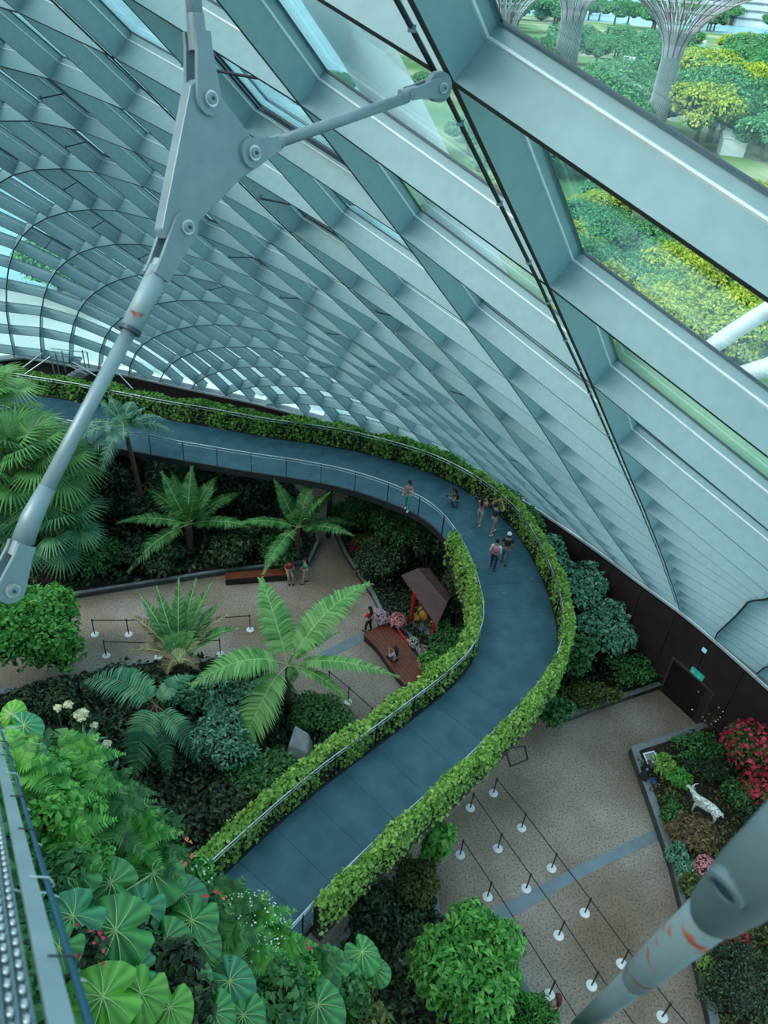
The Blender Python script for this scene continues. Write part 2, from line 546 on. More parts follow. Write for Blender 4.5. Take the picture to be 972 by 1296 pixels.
# ------------------------------------------------------------------ glass dome: net of steel fins with glass panes
ZB = 4.3
NET = """665 -1328 2708,550 -1138 2732,424 -959 2764,289 -790 2804,144 -633 2851,-10 -486 2903,-171 -348 2956,-338 -218 3007,-509 -91 3050,-684 34 3084,-859 160 3103,-1032 291 3106,-1203 426 3090,-1367 565 3057,-1525 709 3006,-1674 856 2939,-1813 1006 2857,-1943 1158 2762,-2064 1312 2657,-2175 1467 2542,-2279 1622 2419,-2375 1777 2290,-2465 1932 2153,-2550 2085 2012,-2632 2235 1864,-2712 2380 1712,-2791 2521 1556,-2870 2654 1394,-2950 2781 1228,-3031 2899 1058,-3114 3009 883;760 -1188 2572,643 -998 2594,517 -817 2626,381 -646 2667,235 -485 2717,80 -334 2774,-82 -191 2832,-252 -56 2889,-428 76 2939,-607 207 2979,-789 340 3005,-969 476 3013,-1147 617 3003,-1319 761 2972,-1484 908 2923,-1641 1057 2856,-1789 1208 2773,-1928 1360 2677,-2057 1512 2569,-2176 1666 2452,-2287 1820 2326,-2390 1973 2193,-2486 2126 2054,-2576 2276 1908,-2663 2424 1758,-2747 2567 1603,-2830 2705 1443,-2913 2837 1279,-2996 2961 1111,-3081 3078 939,-3166 3187 763;857 -1046 2442,739 -856 2459,612 -675 2488,475 -503 2529,329 -340 2581,173 -186 2640,8 -39 2703,-165 101 2766,-345 238 2824,-531 375 2871,-718 514 2903,-904 657 2916,-1087 802 2909,-1265 951 2882,-1436 1101 2835,-1600 1253 2769,-1755 1406 2687,-1902 1558 2590,-2038 1711 2481,-2165 1864 2361,-2283 2017 2232,-2392 2169 2095,-2493 2319 1952,-2588 2468 1803,-2679 2614 1649,-2767 2755 1490,-2853 2891 1327,-2939 3021 1160,-3025 3144 989,-3112 3259 815,-3199 3365 637;956 -902 2316,837 -714 2327,709 -533 2352,571 -361 2390,424 -197 2441,268 -41 2502,101 108 2570,-76 252 2639,-262 395 2704,-454 539 2758,-647 684 2796,-836 833 2813,-1022 983 2809,-1204 1136 2785,-1380 1290 2741,-1549 1445 2678,-1711 1600 2598,-1864 1755 2503,-2008 1908 2393,-2142 2061 2270,-2266 2213 2138,-2381 2364 1997,-2487 2513 1849,-2586 2660 1696,-2681 2804 1537,-2771 2944 1375,-2860 3079 1208,-2948 3207 1037,-3036 3328 864,-3124 3441 687,-3213 3545 507;1057 -757 2196,937 -570 2199,807 -391 2218,669 -220 2251,522 -57 2299,364 100 2360,195 251 2431,14 400 2507,-180 549 2579,-378 699 2640,-573 850 2681,-765 1003 2702,-953 1158 2702,-1136 1315 2681,-1315 1473 2641,-1488 1631 2582,-1655 1789 2506,-1814 1947 2413,-1965 2102 2304,-2106 2256 2180,-2236 2408 2044,-2356 2558 1899,-2466 2707 1746,-2569 2853 1587,-2666 2996 1423,-2758 3134 1256,-2849 3267 1085,-2938 3394 912,-3027 3513 735,-3116 3623 556,-3205 3724 374;1159 -610 2080,1037 -423 2076,907 -246 2087,768 -77 2114,620 84 2157,461 240 2216,289 393 2289,103 546 2369,-97 701 2449,-298 856 2513,-495 1011 2556,-688 1168 2581,-877 1326 2585,-1062 1486 2569,-1242 1648 2534,-1417 1810 2480,-1588 1972 2409,-1751 2132 2319,-1907 2290 2213,-2053 2446 2090,-2189 2599 1952,-2315 2749 1801,-2429 2898 1642,-2535 3044 1477,-2633 3186 1307,-2727 3324 1135,-2818 3456 960,-2907 3581 784,-2996 3698 605,-3085 3805 424,-3174 3900 241;1259 -459 1967,1137 -274 1957,1007 -97 1962,867 70 1981,717 229 2018,557 383 2072,382 537 2143,192 695 2227,-9 855 2309,-210 1013 2372,-410 1170 2418,-604 1329 2449,-795 1488 2458,-980 1650 2447,-1160 1814 2418,-1337 1978 2370,-1508 2143 2304,-1674 2307 2220,-1832 2469 2119,-1983 2627 1998,-2124 2782 1860,-2255 2934 1706,-2373 3083 1541,-2481 3230 1368,-2581 3373 1191,-2674 3512 1013,-2765 3643 835,-2853 3767 657,-2941 3879 477,-3028 3980 296,-3114 4069 111;1356 -306 1857,1235 -120 1842,1105 56 1841,964 223 1854,813 380 1883,650 533 1930,474 687 1997,284 849 2077,87 1011 2156,-114 1170 2220,-316 1328 2270,-513 1485 2304,-706 1644 2320,-890 1806 2316,-1071 1969 2292,-1247 2134 2250,-1417 2301 2190,-1581 2467 2113,-1740 2632 2018,-1893 2794 1903,-2038 2951 1769,-2173 3105 1615,-2296 3257 1446,-2406 3406 1265,-2506 3552 1079,-2599 3692 895,-2688 3824 713,-2774 3944 534,-2860 4051 356,-2943 4144 176,-3024 4223 -10;1447 -151 1746,1329 37 1730,1199 214 1725,1058 382 1733,906 540 1755,742 693 1794,565 848 1851,377 1008 1925,184 1171 2002,-18 1330 2066,-218 1486 2117,-415 1640 2152,-608 1795 2171,-792 1954 2175,-977 2112 2157,-1148 2275 2119,-1314 2442 2065,-1475 2609 1996,-1632 2775 1908,-1785 2939 1802,-1931 3101 1676,-2068 3258 1528,-2194 3412 1359,-2307 3564 1173,-2408 3713 979,-2499 3857 787,-2585 3990 603,-2668 4105 425,-2750 4203 249,-2828 4285 70,-2901 4354 -115;1533 7 1634,1416 196 1617,1288 375 1610,1149 546 1615,998 707 1631,834 862 1661,658 1015 1706,473 1171 1769,279 1334 1845,84 1492 1910,-114 1645 1962,-312 1794 1999,-505 1941 2020,-695 2089 2026,-878 2242 2016,-1041 2402 1980,-1202 2564 1931,-1357 2730 1868,-1511 2894 1787,-1660 3060 1692,-1803 3224 1579,-1940 3385 1444,-2067 3541 1281,-2184 3694 1097,-2287 3845 900,-2377 3993 703,-2458 4126 515,-2536 4235 337,-2613 4321 163,-2683 4394 -15,-2747 4457 -202;1612 166 1518,1496 355 1502,1371 537 1494,1234 711 1496,1086 877 1508,926 1034 1529,754 1185 1562,570 1335 1609,378 1494 1679,185 1653 1749,-10 1802 1805,-204 1943 1843,-397 2080 1866,-588 2217 1875,-769 2359 1867,-931 2512 1840,-1080 2669 1793,-1231 2828 1733,-1382 2988 1659,-1523 3152 1574,-1661 3316 1473,-1794 3478 1355,-1921 3635 1208,-2039 3787 1038,-2146 3937 851,-2236 4083 655,-2311 4215 461,-2384 4316 281,-2452 4396 103,-2513 4466 -79,-2567 4529 -270;1683 323 1396,1569 514 1382,1446 698 1373,1314 875 1372,1171 1044 1378,1017 1204 1392,850 1354 1414,669 1498 1446,478 1653 1508,284 1811 1582,98 1954 1639,-88 2086 1680,-277 2212 1707,-464 2338 1721,-642 2471 1719,-804 2613 1699,-955 2761 1660,-1102 2911 1604,-1245 3065 1534,-1382 3221 1452,-1511 3380 1359,-1639 3538 1254,-1762 3693 1131,-1878 3843 988,-1985 3986 824,-2079 4120 639,-2155 4239 445,-2219 4340 254,-2274 4427 65,-2325 4503 -126,-2369 4572 -324;1749 478 1267,1635 670 1254,1515 856 1245,1386 1034 1240,1249 1204 1239,1103 1365 1242,943 1514 1253,771 1659 1278,587 1810 1330,400 1959 1396,218 2097 1457,37 2222 1506,-145 2339 1542,-326 2456 1564,-501 2578 1571,-665 2707 1560,-820 2844 1530,-965 2985 1479,-1105 3129 1413,-1242 3274 1333,-1366 3424 1245,-1484 3573 1148,-1599 3721 1044,-1709 3862 925,-1813 3993 784,-1906 4112 620,-1983 4220 434,-2040 4327 238,-2087 4426 36,-2128 4515 -169,-2164 4595 -375;1811 628 1130,1696 820 1118,1577 1007 1108,1452 1187 1098,1321 1359 1090,1182 1521 1085,1033 1673 1088,872 1820 1106,702 1965 1147,527 2105 1204,350 2235 1266,173 2353 1324,-5 2462 1372,-182 2570 1406,-355 2681 1424,-521 2798 1422,-678 2923 1399,-826 3055 1355,-966 3189 1293,-1098 3326 1217,-1220 3464 1133,-1332 3603 1045,-1440 3740 952,-1543 3868 849,-1641 3984 727,-1729 4091 581,-1801 4196 406,-1857 4306 206,-1899 4415 -7,-1932 4516 -222,-1960 4606 -436;1870 771 984,1755 964 972,1635 1151 960,1512 1333 948,1386 1508 936,1255 1674 925,1119 1831 922,975 1980 933,821 2121 963,658 2253 1012,487 2373 1073,313 2482 1138,137 2583 1199,-38 2681 1246,-210 2782 1275,-377 2889 1283,-536 3004 1267,-687 3126 1228,-828 3253 1171,-958 3382 1100,-1078 3513 1021,-1189 3641 937,-1292 3765 850,-1389 3880 755,-1481 3986 644,-1562 4088 508,-1629 4193 337,-1680 4304 137,-1718 4416 -79,-1747 4521 -299,-1767 4618 -517;1929 906 830,1813 1098 817,1693 1287 804,1571 1472 790,1448 1652 777,1325 1824 765,1203 1987 757,1077 2137 759,940 2277 780,788 2404 822,624 2515 883,452 2614 955,276 2705 1025,101 2793 1085,-72 2885 1124,-240 2984 1139,-401 3091 1130,-554 3205 1097,-696 3326 1045,-828 3450 978,-949 3575 901,-1061 3696 819,-1162 3811 732,-1255 3917 637,-1340 4016 526,-1415 4115 391,-1476 4221 219,-1523 4330 21,-1557 4439 -191,-1580 4543 -410,-1594 4640 -628;1991 1031 669,1874 1223 654,1755 1413 640,1635 1602 627,1514 1788 614,1396 1969 602,1284 2139 594,1175 2292 591,1055 2431 603,914 2554 638,754 2658 700,583 2747 777,407 2828 855,231 2908 922,58 2992 969,-112 3084 991,-276 3184 987,-432 3294 959,-577 3410 911,-713 3531 846,-838 3653 771,-953 3770 686,-1056 3881 594,-1147 3983 492,-1227 4081 374,-1296 4180 231,-1352 4282 60,-1394 4386 -133,-1423 4489 -340,-1440 4587 -553,-1448 4680 -768;2056 1146 501,1941 1338 486,1824 1531 471,1707 1723 458,1590 1915 447,1476 2103 437,1369 2281 431,1270 2439 427,1164 2576 433,1030 2698 465,873 2798 527,703 2880 607,528 2954 688,351 3028 759,175 3105 811,3 3192 837,-164 3287 837,-323 3393 813,-474 3507 768,-615 3625 705,-746 3745 628,-866 3863 540,-974 3973 440,-1065 4076 328,-1143 4174 198,-1208 4272 47,-1259 4370 -125,-1296 4467 -314,-1320 4562 -516,-1332 4653 -724,-1332 4739 -936;2126 1251 330,2015 1445 313,1902 1639 299,1790 1835 286,1678 2030 276,1570 2221 269,1468 2402 264,1369 2566 263,1261 2708 274,1131 2830 308,979 2929 368,812 3010 444,637 3082 525,459 3152 596,281 3225 649,105 3307 678,-66 3399 681,-231 3502 659,-387 3613 616,-534 3731 554,-671 3851 476,-797 3968 383,-910 4080 276,-1006 4185 152,-1085 4285 12,-1149 4381 -146,-1197 4475 -321,-1230 4566 -509,-1249 4654 -707,-1255 4737 -912,-1249 4817 -1121;2204 1347 156,2096 1543 139,1990 1739 124,1883 1937 112,1779 2133 103,1676 2325 97,1575 2508 94,1471 2676 100,1356 2825 119,1224 2950 157,1074 3052 215,909 3137 287,735 3209 364,555 3279 433,375 3351 485,194 3430 515,17 3519 519,-154 3619 499,-316 3729 457,-470 3845 395,-613 3965 316,-745 4082 219,-862 4195 105,-963 4303 -26,-1047 4404 -175,-1112 4500 -339,-1159 4590 -517,-1190 4677 -707,-1206 4759 -905,-1208 4836 -1108,-1196 4909 -1317;2288 1435 -19,2187 1633 -37,2086 1832 -51,1986 2030 -63,1887 2227 -72,1787 2419 -77,1684 2604 -75,1574 2775 -63,1451 2928 -37,1315 3060 5,1163 3169 63,998 3258 131,823 3335 203,641 3407 268,456 3479 318,271 3558 348,89 3645 353,-89 3744 334,-259 3852 293,-419 3967 232,-568 4085 151,-706 4203 51,-829 4317 -68,-935 4425 -206,-1023 4527 -360,-1092 4623 -529,-1142 4712 -710,-1173 4795 -902,-1188 4872 -1101,-1187 4945 -1306,-1171 5012 -1515;2380 1517 -194,2284 1718 -212,2189 1918 -227,2094 2117 -239,1998 2314 -248,1898 2507 -251,1792 2693 -245,1676 2867 -229,1546 3025 -198,1404 3162 -152,1248 3278 -94,1079 3375 -28,902 3458 39,717 3533 101,528 3608 149,337 3688 178,149 3776 184,-35 3873 166,-212 3980 126,-379 4093 64,-535 4210 -18,-678 4327 -121,-807 4442 -243,-919 4551 -383,-1013 4653 -541,-1087 4748 -713,-1140 4836 -898,-1174 4917 -1092,-1190 4992 -1293,-1188 5060 -1500,-1170 5123 -1710;2478 1594 -369,2388 1797 -387,2297 1999 -403,2205 2199 -415,2109 2397 -423,2008 2591 -424,1897 2778 -417,1775 2955 -397,1640 3116 -363,1491 3259 -316,1329 3382 -258,1156 3487 -193,973 3577 -128,784 3658 -69,590 3737 -22,394 3819 6,199 3908 13,9 4005 -3,-174 4111 -43,-348 4223 -105,-511 4339 -189,-661 4455 -293,-796 4569 -417,-914 4678 -560,-1014 4780 -719,-1094 4875 -893,-1153 4962 -1080,-1191 5042 -1276,-1209 5115 -1479,-1209 5181 -1687,-1191 5241 -1899"""
GN = np.array([[[int(q) for q in p.split()] for p in row.split(',')] for row in NET.split(';')], float) / 100.0   # i = -4..18, j = -7..23
nI, nJ = GN.shape[:2]
du = np.zeros_like(GN); dv = np.zeros_like(GN)
du[1:-1] = GN[2:] - GN[:-2]; du[0] = GN[1] - GN[0]; du[-1] = GN[-1] - GN[-2]
dv[:, 1:-1] = GN[:, 2:] - GN[:, :-2]; dv[:, 0] = GN[:, 1] - GN[:, 0]; dv[:, -1] = GN[:, -1] - GN[:, -2]
NN = unit(np.cross(du, dv))
flip = np.sum(NN * (GN - np.array([-4, 10, 8])), axis=2) < 0
NN[flip] *= -1

ceiling = thing('ceiling', 'curved glass and steel dome net over the garden', None)
structure(ceiling)
DEP = 0.222
DIST_D = ([3, 10, 16, 26, 45], [.222, .25, .33, .39, .41])      # the fins grow deeper away from the crown


def profile(dist):
    D = float(np.interp(dist, *DIST_D)); T = D * 1.40
    return [(-.026, 0), (-.024, D - .008), (-.033, D), (-.033, D + .012), (-.024, D + .018), (-.024, T - .014), (-.040, T - .010), (-.040, T + .008),
            (.040, T + .008), (.040, T - .010), (.024, T - .014), (.024, D + .018), (.033, D + .012), (.033, D), (.024, D - .008), (.026, 0)]


PROF = profile(5)
PM = [0, 1, 1, 1, 0, 0, 2, 2, 2, 0, 0, 1, 1, 1, 0, 3]
CV = np.array([0, 0, CAMZ])


def clip_line(P, Nn, zb):
    """keep the part of the node line above the kerb"""
    runs, cur = [], []
    for k in range(len(P)):
        ins = P[k][2] > zb
        if k > 0 and ins != (P[k - 1][2] > zb):
            t = (P[k - 1][2] - zb) / (P[k - 1][2] - P[k][2])
            q = (P[k - 1] * (1 - t) + P[k] * t, Nn[k - 1] * (1 - t) + Nn[k] * t)
            if ins:
                cur = [q]
            else:
                cur.append(q); runs.append(cur); cur = []
        if ins:
            cur.append((P[k], Nn[k]))
    if cur:
        runs.append(cur)
    return [r_ for r_ in runs if len(r_) > 1]


def rib(name, P, Nn, label=None):
    for run in clip_line(P, Nn, ZB - 0.05):
        V, Fc, I_ = [], [], []
        n = len(PROF)
        for k, (p, nn) in enumerate(run):
            a = run[max(0, k - 1)][0]; b_ = run[min(len(run) - 1, k + 1)][0]
            t = unit(b_ - a); nn = unit(nn); s_ = unit(np.cross(nn, t))
            for (u, w) in profile(np.linalg.norm(p - CV)):
                V.append(p + s_ * u + nn * w)
        for k in range(len(run) - 1):
            for q in range(n):
                q2 = (q + 1) % n
                Fc.append((k * n + q, (k + 1) * n + q, (k + 1) * n + q2, k * n + q2)); I_.append(PM[q])
        me = mesh_from(name, V, Fc, [M['steel'], M['steel_lip_highlight'], M['gasket'], M['edge']], I_)
        link(name, me, ceiling)


for a in range(1, nI):
    rib('arch_rib', GN[a], NN[a])
for b_ in range(0, nJ):
    rib('cross_rib', GN[1:, b_], NN[1:, b_])

cells = []
for a in range(1, nI - 1):
    for b_ in range(nJ - 1):
        Q = np.array([GN[a, b_], GN[a + 1, b_], GN[a + 1, b_ + 1], GN[a, b_ + 1]])
        Nq = np.array([NN[a, b_], NN[a + 1, b_], NN[a + 1, b_ + 1], NN[a, b_ + 1]])
        if Q[:, 2].max() < ZB + 0.1:
            continue
        P = Q + Nq * np.array([[float(np.interp(np.linalg.norm(q - CV), *DIST_D)) * 1.40 - .004] for q in Q])
        c = P.mean(axis=0)
        P = c + (P - c) * 0.985
        if Q[:, 2].min() < ZB:
            P[:, 2] = np.maximum(P[:, 2], ZB + 0.02)
        v = Vector(c) - CAM
        w_ = cam.matrix_world.to_3x3().transposed() @ v
        vis = w_.z < -0.3 and abs(w_.x / -w_.z * F) < 560 and abs(w_.y / -w_.z * F) < 720
        cells.append((0 if vis else 1, v.length, P, unit(Nq.mean(axis=0)), a - 4, b_ - 7))
cells.sort(key=lambda q: (q[0], q[1]))
rest = MB()
for k, (vis, dist, P, nn, ci, cj) in enumerate(cells):
    T = P + nn * 0.016
    V = [tuple(p) for p in P] + [tuple(p) for p in T]
    Fc = [(0, 1, 2, 3), (7, 6, 5, 4), (0, 4, 5, 1), (1, 5, 6, 2), (2, 6, 7, 3), (3, 7, 4, 0)]
    if k < 290:
        link('glass_pane', mesh_from('glass_pane', V, Fc, [M['glass']]), ceiling)
    else:
        rest.add(V, Fc, M['glass'])
o = rest.build('glass_pane', ceiling)
o['kind'] = 'stuff'

# opening vent frames: dark nested frames inside some cells with an actuator rod
def node(i, j, d=0.0):
    return Vector(GN[i + 4, j + 7]) + Vector(NN[i + 4, j + 7]) * d


VENTS = [(1, 1), (3, 5), (4, 6), (4, 9), (5, 8), (6, 9), (5, 5), (6, 5), (7, 5), (8, 8), (5, 2), (7, 2), (3, 2), (9, 5), (4, 12), (6, 12), (7, 9), (8, 5), (10, 5), (11, 8), (9, 2), (11, 2)]
for (i, j) in VENTS:
    A, B_, C_, D_ = node(i, j), node(i + 1, j), node(i + 1, j + 1), node(i, j + 1)
    if min(q.z for q in (A, B_, C_, D_)) < ZB + 0.3:
        continue
    nn = Vector(NN[i + 4, j + 7])
    cc = (A + B_ + C_ + D_) / 4
    mb = MB()
    T_ = float(np.interp((cc - CAM).length, *DIST_D)) * 1.4
    for sh, d_, w in ((0.91, T_ - .05, 0.020), (0.85, T_ - .03, 0.018), (0.79, T_ + .05, 0.018)):
        ring = [cc + (q - cc) * sh + nn * d_ for q in (A, B_, C_, D_)]
        for q in range(4):
            mb.tube([ring[q], ring[(q + 1) % 4]], w, M['gasket'], 4)
    mb.build('vent_frame', ceiling)
    mb = MB()
    e = (C_ + D_) / 2
    mb.tube([e + nn * 0.02, cc + (e - cc) * .3 + nn * 0.30], 0.016, M['dark_metal'], 6)
    mb.box(e + nn * 0.05, (0.10, 0.10, 0.08), M['rod'])
    mb.build('vent_actuator', ceiling)

# cable conduit clipped beside the nearest cross rib and beside the next but two
for jj, off in ((0, -0.11), (3, -0.10)):
    pts = []
    for i in range(-3, 13):
        p = node(i, jj, -0.015)
        if p.z < ZB:
            break
        t = (node(i + 1, jj) - node(i, jj)).normalized()
        s_ = Vector(NN[i + 4, jj + 7]).cross(t).normalized()
        to = node(i, jj + 1) - p
        if s_.dot(to) < 0:
            s_ = -s_
        pts.append(p + s_ * 0.075)
    mb = MB()
    mb.tube(pts, 0.013, M['dark_metal'], 6)
    for a_, b2 in zip(pts[:-1], pts[1:]):
        for t in (0.15, 0.5, 0.85):
            mb.box(a_.lerp(b2, t), (0.035, 0.035, 0.03), M['rod'])
    mb.build('conduit', ceiling)

# ------------------------------------------------------------------ ground, wall and kerb
base_px = [(-420, 520), (-260, 475), (-120, 460), (0, 455), (20, 451), (51, 455), (86, 461), (123, 468), (160, 474), (200, 483), (260, 496), (330, 511), (400, 530), (440, 541),
           (500, 562), (540, 576), (600, 599), (665, 634), (739, 683), (819, 742), (860, 772), (904, 808), (972, 868), (1040, 930), (1180, 1080)]
base = catmull([gp(x, y, ZB) for x, y in base_px], step=0.9)
base = [Vector((p.x, p.y, 0)) for p in base]


def offset(path, d):
    out = []
    for k, p in enumerate(path):
        t = path[min(len(path) - 1, k + 1)] - path[max(0, k - 1)]
        t = Vector((t.x, t.y, 0)).normalized()
        out.append(p + Vector((-t.y, t.x, 0)) * d)
    return out


def strip(mb, inner, outer, z0, z1, mat):
    n = len(inner)
    V, Fc = [], []
    for a, b2 in zip(inner, outer):
        V += [(a.x, a.y, z0), (a.x, a.y, z1), (b2.x, b2.y, z1), (b2.x, b2.y, z0)]
    for k in range(n - 1):
        o_ = k * 4
        for q in range(4):
            q2 = (q + 1) % 4
            Fc.append((o_ + q, o_ + q2, o_ + 4 + q2, o_ + 4 + q))
    Fc.append((3, 2, 1, 0)); Fc.append(tuple(range((n - 1) * 4, n * 4)))
    mb.add(V, Fc, mat)


# which side is outside: the left of the travel direction (left to right) is away from the camera
mb = MB(); strip(mb, base, offset(base, 0.45), 0, ZB - 0.12, M['wall'])
wall = structure(mb.build('wall_outer'))
# cladding panels, proud of the wall
for k in range(0, len(base) - 2, 2):
    a, b2 = base[k], base[k + 2]
    d = (b2 - a)
    if a.y < 12:
        continue
    ang = math.atan2(d.y, d.x)
    c = (a + b2) / 2
    nrm = Vector((d.y, -d.x, 0)).normalized()
    R = Matrix.Rotation(ang, 3, 'Z')
    mb = MB().box(Vector((0, 0, 0)), (d.length - 0.035, 0.05, 4.05), M['wall'], R)
    mb.build('cladding_panel', wall, loc=(c.x + nrm.x * 0.03, c.y + nrm.y * 0.03, 2.05))
mb = MB(); strip(mb, offset(base, -0.10), offset(base, 0.55), ZB - 0.12, ZB - 0.02, M['curb'])
structure(mb.build('trim_1'))
mb = MB(); strip(mb, offset(base, -0.14), offset(base, -0.08), ZB - 0.06, ZB + 0.05, M['white'])
structure(mb.build('trim_2'))

# floor of the garden
inside = [(p.x, p.y) for p in offset(base, 0.2)]
poly = inside + [(20, -8), (-40, -8), (-45, 20)]
mb = MB().prism(poly, -0.3, 0.0, M['floor'])
floor = structure(mb.build('floor'))


def poly_px(L_, z=0.0):
    return [(gp(x, y, z).x, gp(x, y, z).y) for x, y in L_]


# smooth blue-grey band across the plaza and the one by the bench
for k, pts in enumerate(([(592, 1172), (628, 1148), (700, 1112), (760, 1082), (828, 1050), (833, 1064), (770, 1094), (705, 1128), (640, 1166), (604, 1190)],
                         [(405, 826), (462, 799), (470, 806), (412, 836)], [(-60, 872), (95, 868), (96, 880), (-60, 890)])):
    mb = MB().prism(poly_px(pts), -0.05, 0.012, M['band'])
    b_o = structure(mb.build('floor_band'))
    b_o.parent = floor
# recessed hatch frame on the plaza
hp = [gp(x, y, 0.012) for x, y in ((640, 948), (664, 944), (668, 961), (646, 970))]
mb = MB()
for k in range(4):
    mb.tube([hp[k], hp[(k + 1) % 4]], 0.035, M['dark_metal'], 4)
o = mb.build('hatch_frame', floor)


def bed(name, pts, h, curb_w, z_soil=None, curb=True):
    P = [Vector((gp(x, y).x, gp(x, y).y, 0)) for x, y in pts]
    mb = MB().prism([(p.x, p.y) for p in P], 0.0, h - 0.07, M['soil'])
    o_ = structure(mb.build(name))
    if curb:
        n = len(P)
        ar = sum(P[k].x * P[(k + 1) % n].y - P[(k + 1) % n].x * P[k].y for k in range(n))
        sg = 1 if ar > 0 else -1
        nr = []
        for k in range(n):
            d = (P[(k + 1) % n] - P[k]).normalized()
            nr.append(Vector((-d.y, d.x, 0)) * sg)
        inn_ = []
        for k in range(n):
            b3 = nr[k - 1] + nr[k]
            b3 = b3 / max(0.35, b3.length_squared / 2) if b3.length > 1e-3 else nr[k]
            inn_.append(P[k] + b3 * curb_w)
        mb = MB()
        for k in range(n):
            q = (k + 1) % n
            if (P[q] - P[k]).length < 0.05:
                continue
            mb.add([(P[k].x, P[k].y, 0), (P[q].x, P[q].y, 0), (inn_[q].x, inn_[q].y, 0), (inn_[k].x, inn_[k].y, 0),
                    (P[k].x, P[k].y, h), (P[q].x, P[q].y, h), (inn_[q].x, inn_[q].y, h), (inn_[k].x, inn_[k].y, h)],
                   [(3, 2, 1, 0), (4, 5, 6, 7), (0, 1, 5, 4), (2, 3, 7, 6)], M['curb'])
        q = structure(mb.build(name.replace('bed', 'curb')))
        q.parent = o_
    return o_


bed('planting_bed', [(795, 953), (812, 947), (850, 935), (907, 914), (935, 935), (990, 985), (1080, 1080), (1120, 1400), (900, 1400), (893, 1296), (868, 1190), (845, 1098), (820, 1025)], 0.42, 0.28)
bed('planting_bed', [(560, 640), (668, 660), (750, 742), (839, 871), (800, 884), (745, 903), (716, 915), (690, 905), (655, 860), (640, 780), (600, 700)], 0.30, 0.2)
bed('planting_bed', [(421, 672), (436, 706), (452, 730), (470, 756), (486, 790), (515, 806), (530, 835), (560, 870), (610, 810), (600, 740), (560, 680), (500, 640), (440, 625)], 0.30, 0.16)
bed('planting_bed', [(-300, 640), (-250, 900), (-60, 775), (80, 760), (180, 744), (283, 728), (392, 716), (404, 690), (398, 650), (330, 560), (150, 520), (-100, 540)], 0.30, 0.16)
bed('planting_bed', [(-150, 900), (0, 880), (100, 858), (140, 846), (205, 838), (262, 838), (318, 838), (352, 860), (395, 892), (440, 915), (452, 930), (330, 1060), (200, 1180), (-100, 1200)], 0.22, 0.16)
bed('planting_bed', [(508, 1096), (548, 1090), (556, 1160), (606, 1190), (640, 1210), (690, 1296), (720, 1420), (380, 1420), (400, 1230)], 0.30, 0.2)

# ------------------------------------------------------------------ door and lights in the outer wall
dA, dB = gp(838, 873), gp(886, 917)
d = dB - dA; d.z = 0
ang = math.atan2(d.y, d.x); nrm = Vector((d.y, -d.x, 0)).normalized()
mid = (dA + dB) / 2
R = Matrix.Rotation(ang, 3, 'Z')
W_ = d.length
door = thing('door_1', 'dark double exit door in the maroon wall', None, (mid.x, mid.y, 0), ang)
structure(door)
for sx in (-1, 1):
    q = MB().box((0, 0, 0), (W_ / 2 - 0.04, 0.05, 2.0), M['doordark']).build('door_leaf', door, loc=(sx * W_ / 4, -0.085, 1.0))
mb = MB()
for sx in (-1, 1):
    mb.box((sx * W_ / 2, -0.08, 1.03), (0.07, 0.16, 2.06), M['frame'])
mb.box((0, -0.08, 2.06), (W_ + 0.14, 0.16, 0.07), M['frame'])
mb.build('door_frame', door)
mb = MB()
for sx in (-1, 1):
    mb.tube([(sx * 0.12, -0.14, 0.9), (sx * 0.12, -0.14, 1.25)], 0.015, M['dark_metal'], 6)
mb.build('door_handle', door)
# exit sign: green box with the running figure
es = gp(880, 853, 2.3)
c = mid + d.normalized() * 0.15 + nrm * 0.16
ex = thing('exit_sign', 'green glowing exit sign box above the dark door', 'sign', (c.x, c.y, 2.18), ang)
MB().box((0, 0, 0.13), (0.62, 0.10, 0.26), M['exit']).build('sign_box', ex)
mb = MB()
mb.ell((-0.175, -0.055, 0.185), (0.025, 0.01, 0.025), M['white'], 8, 5)
for a_, b2 in (((-.17, .17), (-.20, .10)), ((-.17, .16), (-.11, .13)), ((-.20, .10), (-.15, .05)), ((-.20, .10), (-.26, .06)), ((-.17, .16), (-.23, .15))):
    mb.tube([(a_[0], -0.055, a_[1]), (b2[0], -0.055, b2[1])], 0.012, M['white'], 5)
mb.build('sign_figure', ex)
mb = MB()
mb.tube([(0.05, -0.055, 0.13), (0.2, -0.055, 0.13)], 0.012, M['white'], 5)
mb.tube([(0.14, -0.055, 0.18), (0.2, -0.055, 0.13), (0.14, -0.055, 0.08)], 0.012, M['white'], 5)
mb.build('sign_arrow', ex)


def wall_point(px, py, off=0.10):
    """point on the outer wall along a sight line"""
    r = ray(px, py)
    best = None
    for k in range(len(base) - 1):
        a, b2 = base[k], base[k + 1]
        ex_, ey = b2.x - a.x, b2.y - a.y
        den = r.x * ey - r.y * ex_
        if abs(den) < 1e-9:
            continue
        t = (a.x * ey - a.y * ex_) / den
        s_ = (a.x * r.y - a.y * r.x) / den
        if t > 0 and 0 <= s_ <= 1:
            p = CAM + r * t
            n_ = Vector((b2.y - a.y, -(b2.x - a.x), 0)).normalized()
            return p + n_ * off, math.atan2(b2.y - a.y, b2.x - a.x)
    return None


for k, (x, y, lb) in enumerate(((895, 822, 'small glowing wall lamp high above the exit sign'), (799, 779, 'tiny white wall spotlight among the shrubs left of the door'))):
    p, an = wall_point(x, y, 0.12)
    w = thing('wall_lamp', lb, 'lamp', p, an)
    MB().box((0, 0.04, 0), (0.22, 0.14, 0.16), M['dark_metal']).build('housing', w)
    MB().box((0, -0.05, 0.02), (0.2, 0.06, 0.17), M['lampglass'] if k == 0 else M['white']).build('lens', w)

